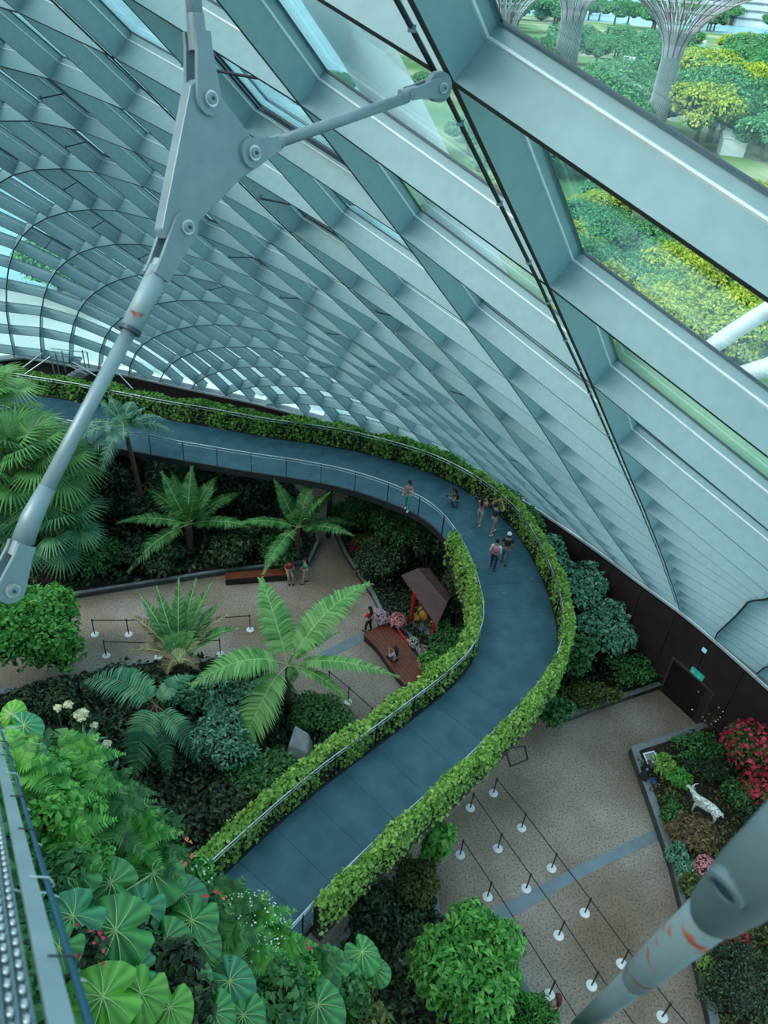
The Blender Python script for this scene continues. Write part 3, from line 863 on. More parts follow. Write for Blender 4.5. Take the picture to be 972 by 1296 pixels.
# the planted mountain that carries the viewpoint rises unseen behind and left, placed to shade the left plaza
mv = []
foot = [(-13.5, 5), (-16.5, 12), (-21, 17), (-27, 20), (-34, 18), (-37, 6), (-34, -8), (-22, -15), (-8, -15), (3, -12), (4.5, -6), (0.5, -3.5), (-5, -2.5), (-10, 0)]
lev = [0, 5, 10, 15, 20, 25, 29]
rg = random.Random(3)
cxm = sum(p[0] for p in foot) / len(foot); cym = sum(p[1] for p in foot) / len(foot)
mF = []
for li, z in enumerate(lev):
    for p in foot:
        f_ = 1 - .012 * li * li * .25
        mv.append((cxm + (p[0] - cxm) * f_ - .2 * li, cym + (p[1] - cym) * f_ - .15 * li, z))
nf = len(foot)
for li in range(len(lev) - 1):
    for k in range(nf):
        q = (k + 1) % nf
        mF.append((li * nf + k, li * nf + q, (li + 1) * nf + q, (li + 1) * nf + k))
mF.append(tuple((len(lev) - 1) * nf + k for k in range(nf)))
structure(link('wall_unseen_mountain', mesh_from('wall_unseen_mountain', mv, mF, [L['dark'] if False else plain('unseen_mountain_planting', (.03, .07, .02), (.012, .03, .012), 1.2, .9, 0, .8)])))


def undergrowth(pts, n, mat, size, h, seed):
    """low planting that covers a bed"""
    rg_ = np.random.default_rng(seed)
    P = np.array([[gp(x, y).x, gp(x, y).y] for x, y in pts])
    lo, hi = P.min(0), P.max(0)
    out = []
    m_ = len(P)
    while len(out) < n:
        q = lo + (hi - lo) * rg_.random(2)
        c_ = False
        for k in range(m_):
            a, b_ = P[k], P[(k + 1) % m_]
            if (a[1] > q[1]) != (b_[1] > q[1]) and q[0] < (b_[0] - a[0]) * (q[1] - a[1]) / (b_[1] - a[1]) + a[0]:
                c_ = not c_
        if c_:
            out.append(q)
    q = np.array(out)
    hh = h * (.55 + .45 * np.sin(q[:, 0] * 1.9 + seed) * np.cos(q[:, 1] * 1.4)) * rg_.random(n) + .28
    C = np.concatenate([q, hh[:, None]], 1)
    V, Fc = leaves(C, rg_.normal(size=(n, 3)) * .55 + [0, 0, 1], size * (.6 + .8 * rg_.random(n)), .45, .15)
    o_ = link('undergrowth', fast_mesh('undergrowth', V, Fc, [mat]))
    return o_

# ------------------------------------------------------------------ raised walkway
ZD = 4.6
inner_px = [(-140, 500), (-60, 520), (20, 540), (110, 560), (205, 578), (262, 588), (322, 598), (382, 607), (440, 619), (492, 636), (535, 656), (562, 680), (582, 710), (597, 745), (607, 785), (606, 815),
            (592, 848), (560, 880), (520, 912), (470, 950), (400, 1003), (330, 1064), (262, 1128), (200, 1190)]
outer_px = [(-140, 465), (-60, 482), (20, 496), (100, 509), (205, 530), (270, 541), (340, 554), (430, 567), (500, 584), (560, 605), (605, 630), (640, 657), (664, 690), (684, 728), (698, 765),
            (707, 800), (706, 836), (692, 870), (660, 908), (618, 952), (560, 1008), (500, 1063), (430, 1130), (368, 1198), (310, 1262)]
inn = catmull([gp(x, y, ZD) for x, y in inner_px], step=0.5)
outp = catmull([gp(x, y, ZD) for x, y in outer_px], step=0.5)


def resample(P, n):
    L_ = [0]
    for a, b2 in zip(P[:-1], P[1:]):
        L_.append(L_[-1] + (b2 - a).length)
    out, j = [], 0
    for k in range(n + 1):
        s_ = L_[-1] * k / n
        while j < len(L_) - 2 and L_[j + 1] < s_:
            j += 1
        out.append(P[j].lerp(P[j + 1], min(1, (s_ - L_[j]) / max(1e-9, L_[j + 1] - L_[j]))))
    return out


# pair the two edges: for each inner point the nearest way straight across
NS = 152
ia = resample(inn, NS)
pairs = []
jj = 0
for k, p in enumerate(ia):
    t = ia[min(NS, k + 1)] - ia[max(0, k - 1)]
    t.normalize()
    best = None
    for m_ in range(jj, min(len(outp), jj + 9)):
        q = outp[m_]
        e = abs((q - p).normalized().dot(t)) + 0.02 * (q - p).length + 0.01 * abs(m_ - jj)
        if best is None or e < best[0]:
            best = (e, m_)
    jj = max(jj, best[1])
    pairs.append((p, outp[jj]))
# smooth the outer end of each pair
oo = [q for _, q in pairs]
for _ in range(8):
    oo = [oo[0]] + [(oo[k - 1] + oo[k] * 2 + oo[k + 1]) / 4 for k in range(1, len(oo) - 1)] + [oo[-1]]
pairs = [(p, q) for (p, _), q in zip(pairs, oo)]

walk = thing('walkway', 'winding blue-grey elevated walkway with ribbed deck', 'walkway', (0, 0, 0))
sarc = 0.0
SEG = 4
for k in range(0, NS, SEG):
    V, Fc, UV = [], [], []
    rows = pairs[k:k + SEG + 1]
    n = len(rows)
    for r_i, (p, q) in enumerate(rows):
        sh = 0.0
        if r_i == 0: sh = 0.005
        if r_i == n - 1: sh = -0.005
        t = ((rows[min(n - 1, r_i + 1)][0] + rows[min(n - 1, r_i + 1)][1]) - (rows[max(0, r_i - 1)][0] + rows[max(0, r_i - 1)][1])).normalized() * sh
        for a in (p + t, q + t):
            V.append((a.x, a.y, ZD)); V.append((a.x, a.y, ZD - 0.07))
    for r_i in range(n - 1):
        o_ = r_i * 4; u = o_ + 4
        Fc += [(o_, u, u + 2, o_ + 2), (o_ + 1, o_ + 3, u + 3, u + 1), (o_, o_ + 1, u + 1, u), (o_ + 2, u + 2, u + 3, o_ + 3)]
    Fc += [(0, 2, 3, 1), (4 * n - 4, 4 * n - 3, 4 * n - 1, 4 * n - 2)]
    me = mesh_from('deck_panel', V, Fc, [M['deck']])
    ul = me.uv_layers.new(name='UVMap')
    for lp in me.loops:
        vi = lp.vertex_index
        r_i, side = vi // 4, (vi % 4) // 2
        ul.data[lp.index].uv = (side * 3.0, (k + r_i) * 0.42)
    link('deck_panel', me, walk)


def sweep(P, prof, mat, name, parent, zoff=0.0):
    """prof (side, height) closed polygon swept along path; side is to the right of travel"""
    V, Fc = [], []
    n = len(prof)
    for k, p in enumerate(P):
        t = P[min(len(P) - 1, k + 1)] - P[max(0, k - 1)]
        s_ = Vector((t.y, -t.x, 0)).normalized()
        for (u, w) in prof:
            V.append((p.x + s_.x * u, p.y + s_.y * u, p.z + w + zoff))
    for k in range(len(P) - 1):
        for q in range(n):
            q2 = (q + 1) % n
            Fc.append((k * n + q, k * n + q2, (k + 1) * n + q2, (k + 1) * n + q))
    Fc.append(tuple(range(n - 1, -1, -1))); Fc.append(tuple((len(P) - 1) * n + q for q in range(n)))
    o_ = link(name, mesh_from(name, V, Fc, [mat]), parent)
    return o_


I_path = [p for p, _ in pairs]
O_path = [q for _, q in pairs]
# inner side is on the right of travel (far left -> near); outer side on the left of travel
sweep(I_path, [(-0.02, -0.30), (0.06, -0.30), (0.06, 0.03), (-0.02, 0.03)], M['dark_metal'], 'edge_beam', walk)
sweep(O_path, [(-0.06, -0.30), (0.02, -0.30), (0.02, 0.03), (-0.06, 0.03)], M['dark_metal'], 'edge_beam', walk)
sweep([(p + q) / 2 for p, q in pairs], [(-0.35, -0.75), (0.35, -0.75), (0.35, -0.08), (-0.35, -0.08)], M['dark_metal'], 'spine_girder', walk)
for k in range(6, NS, 8):
    p, q = pairs[k]
    mb = MB().tube([p + Vector((0, 0, -.22)), q + Vector((0, 0, -.22))], 0.07, M['dark_metal'], 6)
    mb.build('cross_beam', walk)
# slender raking props
for k in (40, 70, 96, 122):
    p, q = pairs[k]
    c = (p + q) / 2
    mb = MB().tube([Vector((c.x, c.y, 0)), Vector((c.x, c.y, ZD - 0.7))], 0.14, M['dark_metal'], 10)
    mb.build('support_column', walk)


def side_dir(P, k):
    t = P[min(len(P) - 1, k + 1)] - P[max(0, k - 1)]
    return Vector((t.y, -t.x, 0)).normalized()


def railing(name, P, sgn, label, k0, k1):
    rl = thing(name, label, 'railing', P[(k0 + k1) // 2])
    inv = -P[(k0 + k1) // 2]
    Q = [P[k] + side_dir(P, k) * 0.03 * sgn + inv for k in range(k0, k1 + 1)]
    for h, r_, mt_ in ((1.12, 0.026, M['stainless']), (0.98, 0.014, M['stainless'])):
        MB().tube([p + Vector((0, 0, h)) for p in Q], r_, mt_, 8).build('handrail' if h > 1.1 else 'mid_rail', rl, smooth=True)
    for h in (0.80, 0.62, 0.44, 0.26, 0.10):
        MB().tube([p + Vector((0, 0, h)) for p in Q], 0.004, M['dark_metal'], 4).build('cable', rl)
    L_ = 0
    last = None
    pm = None
    for i in range(len(Q)):
        if last is None or (Q[i] - last).length >= 1.42:
            last = Q[i]
            t = side_dir(P, k0 + i)
            R_ = Matrix.Rotation(math.atan2(t.y, t.x), 3, 'Z')
            if pm is None:
                pm = MB().box((0, 0, 0.53), (0.06, 0.018, 1.22), M['dark_metal']).box((0.0, 0, 1.10), (0.03, 0.03, 0.06), M['dark_metal']).build('post', rl)
                o_ = pm
            else:
                o_ = link('post', pm.data, rl)
            o_.location = Q[i]
            o_.rotation_euler = (0, 0, math.atan2(t.y, t.x))
    return rl


kin_open = next(k for k, p in enumerate(I_path) if p.x > gp(570, 690, ZD).x)
railing('railing', I_path, 1, 'open steel railing with dark posts on the inner side of the far walkway', 0, kin_open)
railing('railing', I_path, 1, 'steel railing buried in the bright hedge on the inner side of the near walkway', kin_open, NS)
railing('railing', O_path, -1, 'steel railing in front of the long hedge on the outer side of the walkway', 0, NS)


def hedge(name, P, sgn, label, k0, k1, mat, per_m, h=1.18, w=0.42, off=0.34, low=-0.35, size=0.13, ragged=0.12):
    """vines over a planter rail; leaves all round a ribbon section"""
    Q = [P[k] for k in range(k0, k1 + 1)]
    S = [side_dir(P, k) * sgn for k in range(k0, k1 + 1)]
    L_ = np.cumsum([0] + [(Q[i + 1] - Q[i]).length for i in range(len(Q) - 1)])
    n = int(per_m * L_[-1])
    s_ = RNG.random(n) * L_[-1]
    QA = np.array([tuple(q) for q in Q]); SA = np.array([tuple(q) for q in S])
    qx = np.stack([np.interp(s_, L_, QA[:, d_]) for d_ in range(3)], 1)
    sx = unit(np.stack([np.interp(s_, L_, SA[:, d_]) for d_ in range(3)], 1))
    # height varies along the hedge
    hh = h + ragged * np.sin(s_ * 1.7) * np.cos(s_ * 0.63 + 1) + 0.04 * np.sin(s_ * 5.1)
    a = RNG.random(n)
    u = np.zeros(n); z = np.zeros(n); nu = np.zeros(n); nz = np.zeros(n)
    wv = w * (1 + 0.25 * np.sin(s_ * 2.9 + 2))
    top = a < 0.42
    ins = (a >= 0.42) & (a < 0.68)
    outs = a >= 0.68
    r1 = RNG.random(n)
    u[top] = (r1[top] - 0.5) * wv[top]; z[top] = hh[top] + 0.06 * (1 - (2 * r1[top] - 1) ** 2); nz[top] = 1; nu[top] = (r1[top] - .5) * 1.2
    r2 = RNG.random(n) ** 0.75
    u[ins] = -wv[ins] / 2; z[ins] = low + (hh[ins] - low) * r2[ins]; nu[ins] = -1; nz[ins] = 0.7
    u[outs] = wv[outs] / 2; z[outs] = low + (hh[outs] - low) * r2[outs]; nu[outs] = 1; nz[outs] = 0.7
    u += RNG.normal(size=n) * 0.035
    z += RNG.normal(size=n) * 0.04
    C = qx + sx * (off + u)[:, None]
    C[:, 2] = ZD + z
    Nn = sx * nu[:, None] + np.array([0, 0, 1.0]) * nz[:, None] + RNG.normal(size=(n, 3)) * 0.55
    V, Fc = leaves(C, Nn, size * (0.6 + 0.8 * RNG.random(n)), 0.85, 0.12)
    root = thing(name, label, 'hedge', Q[len(Q) // 2])
    V = V - np.array(tuple(Q[len(Q) // 2]))
    o_ = link('foliage', fast_mesh('foliage', V, Fc, [mat]), root)
    o_['kind'] = 'stuff'
    inv = -Q[len(Q) // 2]
    QQ = [q + inv for q in Q]
    V2, F2 = [], []
    prof = [(off - w * .36, low + .25), (off + w * .36, low + .25), (off + w * .36, h - .12), (off - w * .36, h - .12)]
    prof = [(u_ * sgn, z_) for u_, z_ in prof]
    sweep([q for q in QQ], prof, M['core'], 'stems', root)  # solid dark core, shade among the stems put into its colour
    prof = [((off - w * .5) * sgn, -0.38), ((off + w * .5) * sgn, -0.38), ((off + w * .5) * sgn, -0.08), ((off - w * .5) * sgn, -0.08)]
    sweep([q for q in QQ], prof, M['dark_metal'], 'planter_trough', root)
    return root


kmid = next(k for k, p in enumerate(O_path) if p.x > gp(590, 620, ZD).x)
hedge('vine_hedge', I_path, 1, 'bright green vine hedge on the inner side of the near walkway bend', kin_open + 1, NS - 5, L['hedge'], 620, w=0.40, off=0.30, size=0.125)
hedge('vine_hedge', O_path, -1, 'bright green vine hedge on the outer side of the near walkway, above the plaza', kmid, NS - 8, L['hedge'], 620, w=0.30, off=0.22, size=0.125, low=-.28)
hedge('vine_hedge', O_path, -1, 'darker leafy vine hedge behind the far walkway, below the glass dome', 8, kmid, L['hedge_far'], 430, w=0.60, off=0.40, h=1.05, size=0.17, ragged=0.16)


# ------------------------------------------------------------------ rope barrier stanchions on the plaza
def stanchion(base_pt, label, group, to=None, h=0.95):
    o_ = thing('stanchion', label, 'stanchion', base_pt, 0, group)
    MB().lathe((0, 0, 0), [(0.175, 0), (0.175, 0.012), (0.15, 0.028), (0.05, 0.04), (0.03, 0.05)], M['white'], 20).build('base', o_)
    MB().lathe((0, 0, 0.04), [(0.026, 0), (0.026, h - 0.14)], M['dark_metal'], 10).build('pole', o_)
    MB().lathe((0, 0, h - 0.12), [(0.036, 0), (0.036, 0.09), (0.03, 0.12), (0.0, 0.125)], M['tape'], 12).build('head', o_)
    if to is not None:
        d_ = Vector(to) - Vector(base_pt)
        mid_ = d_ / 2
        ang_ = math.atan2(d_.y, d_.x)
        R_ = Matrix.Rotation(ang_, 3, 'Z')
        ln = math.hypot(d_.x, d_.y) - 0.07
        MB().box((mid_.x, mid_.y, h - 0.07), (ln, 0.012, 0.048), M['tape'], R_).build('belt', o_)
    return o_


rowA = [(624.4, 1004), (660, 1048), (698, 1099), (740, 1155.5), (786.6, 1220), (838, 1287), (892, 1352)]
rowB = [(595.3, 1022.7), (630, 1074), (665.9, 1124.6), (707, 1184), (748.6, 1247.3), (797, 1318)]
rowC = [(582.3, 1082), (617, 1135), (657.5, 1199), (695, 1259), (742, 1336)]
ordn = ['first', 'second', 'third', 'fourth', 'fifth', 'sixth', 'seventh']
for row, nm in ((rowA, 'right-hand'), (rowB, 'middle'), (rowC, 'left-hand')):
    for k, (x, y) in enumerate(row):
        p = gp(x, y)
        to = gp(*row[k + 1]) if k + 1 < len(row) else None
        stanchion(p, f'white-based belt stanchion, {ordn[k]} from the walkway in the {nm} plaza row', 'belt stanchions on the right plaza', to)
a1, a2, a3, a4 = gp(120, 803), gp(163, 803), gp(262, 801), gp(316.6, 797)
stanchion(a1, 'white-based belt stanchion on the left plaza beside the round bush, upper one', 'belt stanchions on the left plaza', a2)
stanchion(a2, 'white-based belt stanchion on the left plaza left of the spiky palm', 'belt stanchions on the left plaza', a3)
stanchion(a3, 'belt stanchion on the left plaza mostly behind the spiky palm', 'belt stanchions on the left plaza', a4)
stanchion(a4, 'white-based belt stanchion on the left plaza right of the spiky palm', 'belt stanchions on the left plaza')
b1, b2_, b3 = gp(134.5, 830), gp(200, 832), gp(279, 828)
stanchion(b1, 'white-based belt stanchion on the left plaza, lower one beside the bush', 'belt stanchions on the left plaza', b2_)
stanchion(b2_, 'belt stanchion hidden behind the lower fronds of the spiky palm', 'belt stanchions on the left plaza', b3)
stanchion(b3, 'belt stanchion just above the bright arching palm frond', 'belt stanchions on the left plaza')
c1, c2, c3 = gp(440.7, 888.6), gp(470, 915), gp(416, 868)
stanchion(c3, 'belt stanchion half hidden by the bright palm beside the plaza edge', 'belt stanchions below the bench', c1)
stanchion(c1, 'white-based belt stanchion between the bright palm and the inner hedge', 'belt stanchions below the bench', c2)
stanchion(c2, 'belt stanchion close against the inner walkway hedge', 'belt stanchions below the bench')

# ------------------------------------------------------------------ long benches
def bench(name, label, pts, h, wid, cat='bench'):
    P = [gp(x, y, h) for x, y in pts]
    c = sum(P, Vector()) / len(P)
    root = thing(name, label, cat, (c.x, c.y, 0))
    P = catmull(P, step=0.35)
    P = [Vector((p.x - c.x, p.y - c.y, h)) for p in P]
    # planks run along the bench
    npl = max(3, int(wid / 0.16))
    for q in range(npl):
        u = (q - (npl - 1) / 2) * wid / npl
        sweep(P, [(u - wid / npl / 2 + .006, -0.05), (u + wid / npl / 2 - .006, -0.05), (u + wid / npl / 2 - .006, 0), (u - wid / npl / 2 + .006, 0)], M['wood'], 'plank', root)
    sweep(P, [(-wid / 2 + .06, -h), (wid / 2 - .06, -h), (wid / 2 - .06, -.055), (-wid / 2 + .06, -.055)], M['doordark'], 'plinth', root)
    return root


bench('bench', 'wide curved varnished wooden bench beside the little pavilion', [(474, 795), (492, 812), (511, 838), (529, 860)], 0.45, 1.35)
bench('bench', 'long reddish wooden bench against the dark planting left of the path', [(285, 729), (325, 726), (364, 723)], 0.45, 0.5)

# ------------------------------------------------------------------ small pavilion with red posts and straw lanterns
pv = gp(539, 800)
d1 = (gp(553, 808) - gp(521, 788)); d1.z = 0; an = math.atan2(d1.y, d1.x)
pav = thing('pavilion', 'small open pavilion with maroon roof and red posts', 'pavilion', (pv.x, pv.y, 0.2), an)
RH = 2.15
cor = [rd(508, 727, 1) , rd(543, 719, 1), rd(570, 756, 1), rd(549, 791, 1)]


def loc_of(root, p):
    v = Vector(p) - Vector(root.location)
    return Matrix.Rotation(-root.rotation_euler.z, 3, 'Z') @ v


RZ = 2.35
rc = [gp(508, 728, RZ - .25), gp(543, 719, RZ), gp(571, 755, RZ - .1), gp(553, 792, RZ - .25)]
rl_ = [loc_of(pav, p) for p in rc]
rx = [p.x for p in rl_]; ry = [p.y for p in rl_]
# two roof slopes meeting at a ridge
A_, B2, C2, D2 = rl_
ridge0 = (A_ * .42 + B2 * .58) + Vector((0, 0, .18)); ridge1 = (D2 * .30 + C2 * .70) + Vector((0, 0, .16))
mb = MB()
th = Vector((0, 0, .07))
mb.add([A_, ridge0, ridge1, D2, A_ - th, ridge0 - th, ridge1 - th, D2 - th], [(0, 1, 2, 3), (7, 6, 5, 4), (0, 4, 5, 1), (2, 6, 7, 3), (0, 3, 7, 4), (1, 5, 6, 2)], M['roof'])
mb.build('roof_slope', pav)
mb = MB()
mb.add([ridge0, B2, C2, ridge1, ridge0 - th, B2 - th, C2 - th, ridge1 - th], [(0, 1, 2, 3), (7, 6, 5, 4), (0, 4, 5, 1), (2, 6, 7, 3), (0, 3, 7, 4), (1, 5, 6, 2)], M['roof'])
mb.build('roof_slope', pav)
posts = [gp(520, 789, .2), gp(547, 812, .2), gp(551, 780, .2), gp(531, 769, .2)]
for p in posts:
    q = loc_of(pav, p)
    MB().lathe((0, 0, 0), [(0.085, 0), (0.085, RZ - 0.42)], M['red'], 12).build('post', pav, loc=(q.x, q.y, 0))
mb = MB()
qs = [loc_of(pav, p) for p in posts]
for k in range(4):
    a, b2 = qs[k].copy(), qs[(k + 1) % 4].copy()
    a.z = b2.z = RZ - 0.55
    mb.tube([a, b2], 0.05, M['red'], 6)
mb.build('lintel', pav)
fl = [(q.x * 1.05, q.y * 1.05) for q in qs]
MB().prism(fl, -0.12, 0.04, M['curb']).build('plinth', pav)
# low red rails leading to it
mb = MB()
ra, rb = gp(504, 797, .5), gp(518, 815, .5)
f0 = thing('low_fence', 'low red railing between the bench and the pavilion', 'fence', ((ra + rb) / 2).to_tuple()[:2] + (0,))
mb = MB().tube([ra - Vector(f0.location), rb - Vector(f0.location)], 0.05, M['red'], 8)
mb.build('rail', f0)
for p in (ra, rb, (ra + rb) / 2):
    q = p - Vector(f0.location)
    MB().tube([(q.x, q.y, 0), (q.x, q.y, .52)], 0.04, M['red'], 8).build('post', f0)
for k, (x, y, r_, lb) in enumerate(((528, 781, .20, 'straw-gold round lantern at the front of the pavilion'), (537, 779, .27, 'largest straw-gold round lantern in the middle of the pavilion'),
                                    (533, 770, .17, 'small straw-gold lantern behind the big one in the pavilion'), (547, 789, .15, 'small straw-gold lantern beside the right-hand red post'), (555, 796, .12, 'tiny orange lantern right of the right-hand red post'))):
    p = gp(x, y, 0.55 if k < 3 else 0.45)
    o_ = thing('lantern', lb, 'lantern', p, 0, 'straw lanterns in the pavilion')
    MB().lathe((0, 0, -r_), [(r_ * .35, 0), (r_ * .8, r_ * .3), (r_, r_ * .9), (r_ * .85, r_ * 1.5), (r_ * .4, r_ * 1.95)], M['yellow'], 14).build('shade', o_, smooth=True)
    MB().tube([(0, 0, r_ * .9), (0, 0, r_ * 1.3)], 0.03, M['bark'], 6).build('stem', o_)

# ------------------------------------------------------------------ sign, sculpture and small things on the right bed
sg = gp(816, 978, .42)
s_ = thing('sign_stand', 'dark slanted information stand with pale blue panel at the bed corner', 'sign', (sg.x, sg.y, .42), math.radians(20))
MB().box((0, 0, .35), (.16, .3, .7), M['dark_metal'], Matrix.Rotation(.25, 3, 'X')).build('pedestal', s_)
q = MB().box((.15, .15, .72), (.5, .42, .04), M['white'], Matrix.Rotation(.35, 3, 'X'))
q.build('panel', s_)
q = MB().box((.15, .143, .745), (.42, .33, .012), M['band'], Matrix.Rotation(.35, 3, 'X'))
q.build('panel_face', s_)
lp = gp(815, 983, .42)
s_ = thing('garden_lamp', 'dark blue pyramid lamp standing on the bed curb', 'lamp', (lp.x, lp.y, .42))
MB().lathe((0, 0, 0), [(.26, 0), (.26, .03), (.05, .42), (.03, .44)], M['dark_metal'], 4).build('shade', s_)
MB().lathe((0, 0, .44), [(.05, 0), (.05, .05)], M['rod'], 8).build('cap', s_)


def flower_ball(name, label, px, py, z, r, mat, n=520, cat='flowers', group=None):
    p = gp(px, py, z)
    o_ = thing(name, label, cat, (p.x, p.y, p.z), 0, group)
    me = foliage_mesh('bloom', [((0, 0, 0), (r, r, r * .8))], n, r * 0.18, mat, aspect=.8, core=True, shell=.9, jitter=.3)
    link('bloom', me, o_)
    mb = MB().tube([(0, 0, -z), (0, 0, -r * .5)], 0.05, M['bark'], 6)
    mb.build('stem', o_)
    return o_


flower_ball('flower_ball', 'pale lilac flower ball at the upper end of the wide bench', 480, 781, .75, .42, L['lilac'])
flower_ball('flower_ball', 'rose-red flower ball between the pale one and the pavilion', 503, 786, .75, .42, L['pink'])
flower_ball('flower_ball', 'pink flower ball beside the lower end of the wide bench', 540, 841, .75, .36, L['pink'])
flower_ball('flower_ball', 'small magenta flower clump against the hedge at the bench end', 533, 859, .4, .25, L['red'], 300)
flower_ball('flower_ball', 'dull crimson flower mound by the curving path', 451, 692, .55, .42, L['crimson'], 420)
flower_ball('flower_clump', 'white and pink small flower clump in front of the pavilion', 523, 813, .45, .28, L['white'], 220)
flower_ball('flower_clump', 'pink small flower clump in front of the pavilion floor', 535, 822, .42, .26, L['lilac'], 200)
flower_ball('flower_clump', 'blue flower clump beside the dark pyramid lamp', 826, 989, .55, .16, L['blue'], 160)
flower_ball('flower_clump', 'pink flower clump just above the blurred tube', 893, 1098, .7, .42, L['pink'], 380)
flower_ball('flower_clump', 'scarlet flower mound below the blurred tube', 926, 1192, .8, .62, L['red'], 700)
flower_ball('flower_clump', 'small blue flower clump below the blurred tube', 902, 1200, .55, .18, L['blue'], 160)
flower_ball('flower_clump', 'white star flowers among the shrub at the pavilion back', 576, 735, 1.2, .2, L['white'], 80)

# ------------------------------------------------------------------ palms
def frond_mesh(name, pts, width, nl, mat, stem=M['bark'], tilt=0.5, lw=0.055, shape='feather', vfold=0.35, drop=0.25, taper=0.55, base_gap=0.12, stem_r=0.02, seed=1, tipsplit=1.0):
    """a frond along the polyline pts: leaflets on both sides of a tapering midrib"""
    rg = np.random.default_rng(seed)
    P = catmull(pts, n=6)
    A = np.array([tuple(p) for p in P])
    Ls = np.concatenate([[0], np.cumsum(np.linalg.norm(A[1:] - A[:-1], axis=1))])
    T = Ls[-1]
    V, Fc, I_ = [], [], []
    off = 0
    up0 = np.array([0, 0, 1.0])
    Cs, Fs = [], []
    for k in range(nl):
        f = base_gap + (1 - base_gap) * (k + 0.5) / nl
        s_ = f * T
        c = np.array([np.interp(s_, Ls, A[:, d_]) for d_ in range(3)])
        c2 = np.array([np.interp(min(T, s_ + .05 * T), Ls, A[:, d_]) for d_ in range(3)])
        c0 = np.array([np.interp(max(0, s_ - .05 * T), Ls, A[:, d_]) for d_ in range(3)])
        t = unit(c2 - c0)
        side = np.cross(t, up0)
        if np.linalg.norm(side) < 0.15:
            side = np.cross(t, np.array([t[0] + .3, 1.0, 0.2]))
        side = unit(side)
        nrm = unit(np.cross(side, t))
        # leaflet length profile
        g = (f - base_gap) / (1 - base_gap)
        prof = (math.sin(math.pi * min(1, (g * 0.92 + 0.10)) ** 0.8)) ** 0.7 * (1 - taper * g * g * .6)
        prof = max(prof, 0.22)
        for sd in (-1, 1):
            ln = width * prof * (0.92 + .16 * rg.random())
            ang = tilt * (0.5 + 0.8 * g)
            dv_ = unit(side * sd * math.cos(ang) + t * math.sin(ang) + nrm * (vfold + .10 * rg.normal()))
            m1 = c + dv_ * ln * .5
            e = c + dv_ * ln * .95 - up0 * ln * drop * (0.8 + .5 * rg.random())
            w2 = lw * (0.8 + .3 * rg.random()) * (0.6 + 0.6 * prof)
            wd = t * w2
            V += [c - wd * .35, c + wd * .35, m1 - wd * .5 , m1 + wd * .5 , e]
            Fc += [(off, off + 1, off + 3), (off, off + 3, off + 2), (off + 2, off + 3, off + 4)]
            I_ += [0, 0, 0]
            off += 5
    mb = MB().tube([Vector(a) for a in A[::3]] if len(A) > 6 else P, [stem_r * (1 - .75 * i / max(1, len(A[::3]) - 1)) for i in range(len(A[::3]))] if len(A) > 6 else stem_r, stem, 5)
    for v in mb.V:
        V.append(np.array(tuple(v)))
    Vn = np.array(V)
    quads = [f for f in mb.F if len(f) == 4]
    for q in quads:
        Fc += [(q[0] + off, q[1] + off, q[2] + off), (q[0] + off, q[2] + off, q[3] + off)]
        I_ += [1, 1]
    return fast_mesh(name, Vn, np.array(Fc), [mat, stem], I_)


def palm(name, label, cat, crown, base_z, fr, mat, width, nl, trunk_r=0.12, group=None, stem=M['bark'], crownshaft=False, trunk_lean=(0, 0), **kw):
    """crown: world point; fr: list of (azimuth deg, elevation deg, length, arch)"""
    c = Vector(crown)
    b0 = Vector((c.x + trunk_lean[0], c.y + trunk_lean[1], base_z))
    root = thing(name, label, cat, b0, 0, group)
    rel = c - b0
    n = 7
    pts = [Vector((rel.x * (i / n) ** 1.3, rel.y * (i / n) ** 1.3, rel.z * i / n)) for i in range(n + 1)]
    rr = [trunk_r * (1.35 - .45 * min(1, i / 2)) * (1 + .05 * (i % 2)) for i in range(n + 1)]
    MB().tube(pts, rr, M['bark'], 10).build('trunk', root, smooth=True)
    if crownshaft:
        MB().tube([rel - Vector((0, 0, .7)), rel - Vector((0, 0, .2)), rel], [trunk_r * 1.1, trunk_r * .95, trunk_r * .5], L['palm_bright'], 10).build('crownshaft', root, smooth=True)
    cache = {}
    for k, (az, el, ln, arch) in enumerate(fr):
        key = (round(el / 12), round(ln * 2), round(arch, 1), k % 2)
        if key not in cache:
            e = math.radians(el)
            pp = []
            for i in range(6):
                t = i / 5
                x = ln * t * math.cos(e) * (1 - .08 * t * t * arch)
                z = ln * t * math.sin(e) - arch * ln * t * t * .55
                pp.append(Vector((x, 0.04 * ln * t * t * ((k % 3) - 1), z)))
            cache[key] = frond_mesh('frond', pp, width * (0.9 + .2 * random.random()), nl, mat, stem, seed=k + 3, **kw)
        o_ = link('frond', cache[key], root)
        o_.location = rel + Vector((0, 0, .02 * (k % 3)))
        o_.rotation_euler = (0, 0, math.radians(az))
    return root


def frond_to(root, start, tip, rise, mat, width, nl, stem=M['bark'], seed=1, **kw):
    """hero frond: arc from start to tip with extra height in the middle"""
    r0 = Vector(root.location)
    s_, e = Vector(start) - r0, Vector(tip) - r0
    pp = []
    for i in range(6):
        t = i / 5
        p = s_.lerp(e, t)
        p.z += rise * (4 * t * (1 - t)) * (1.15 - .3 * t)
        pp.append(p)
    return link('frond', frond_mesh('frond', pp, width, nl, mat, stem, seed=seed, **kw), root)


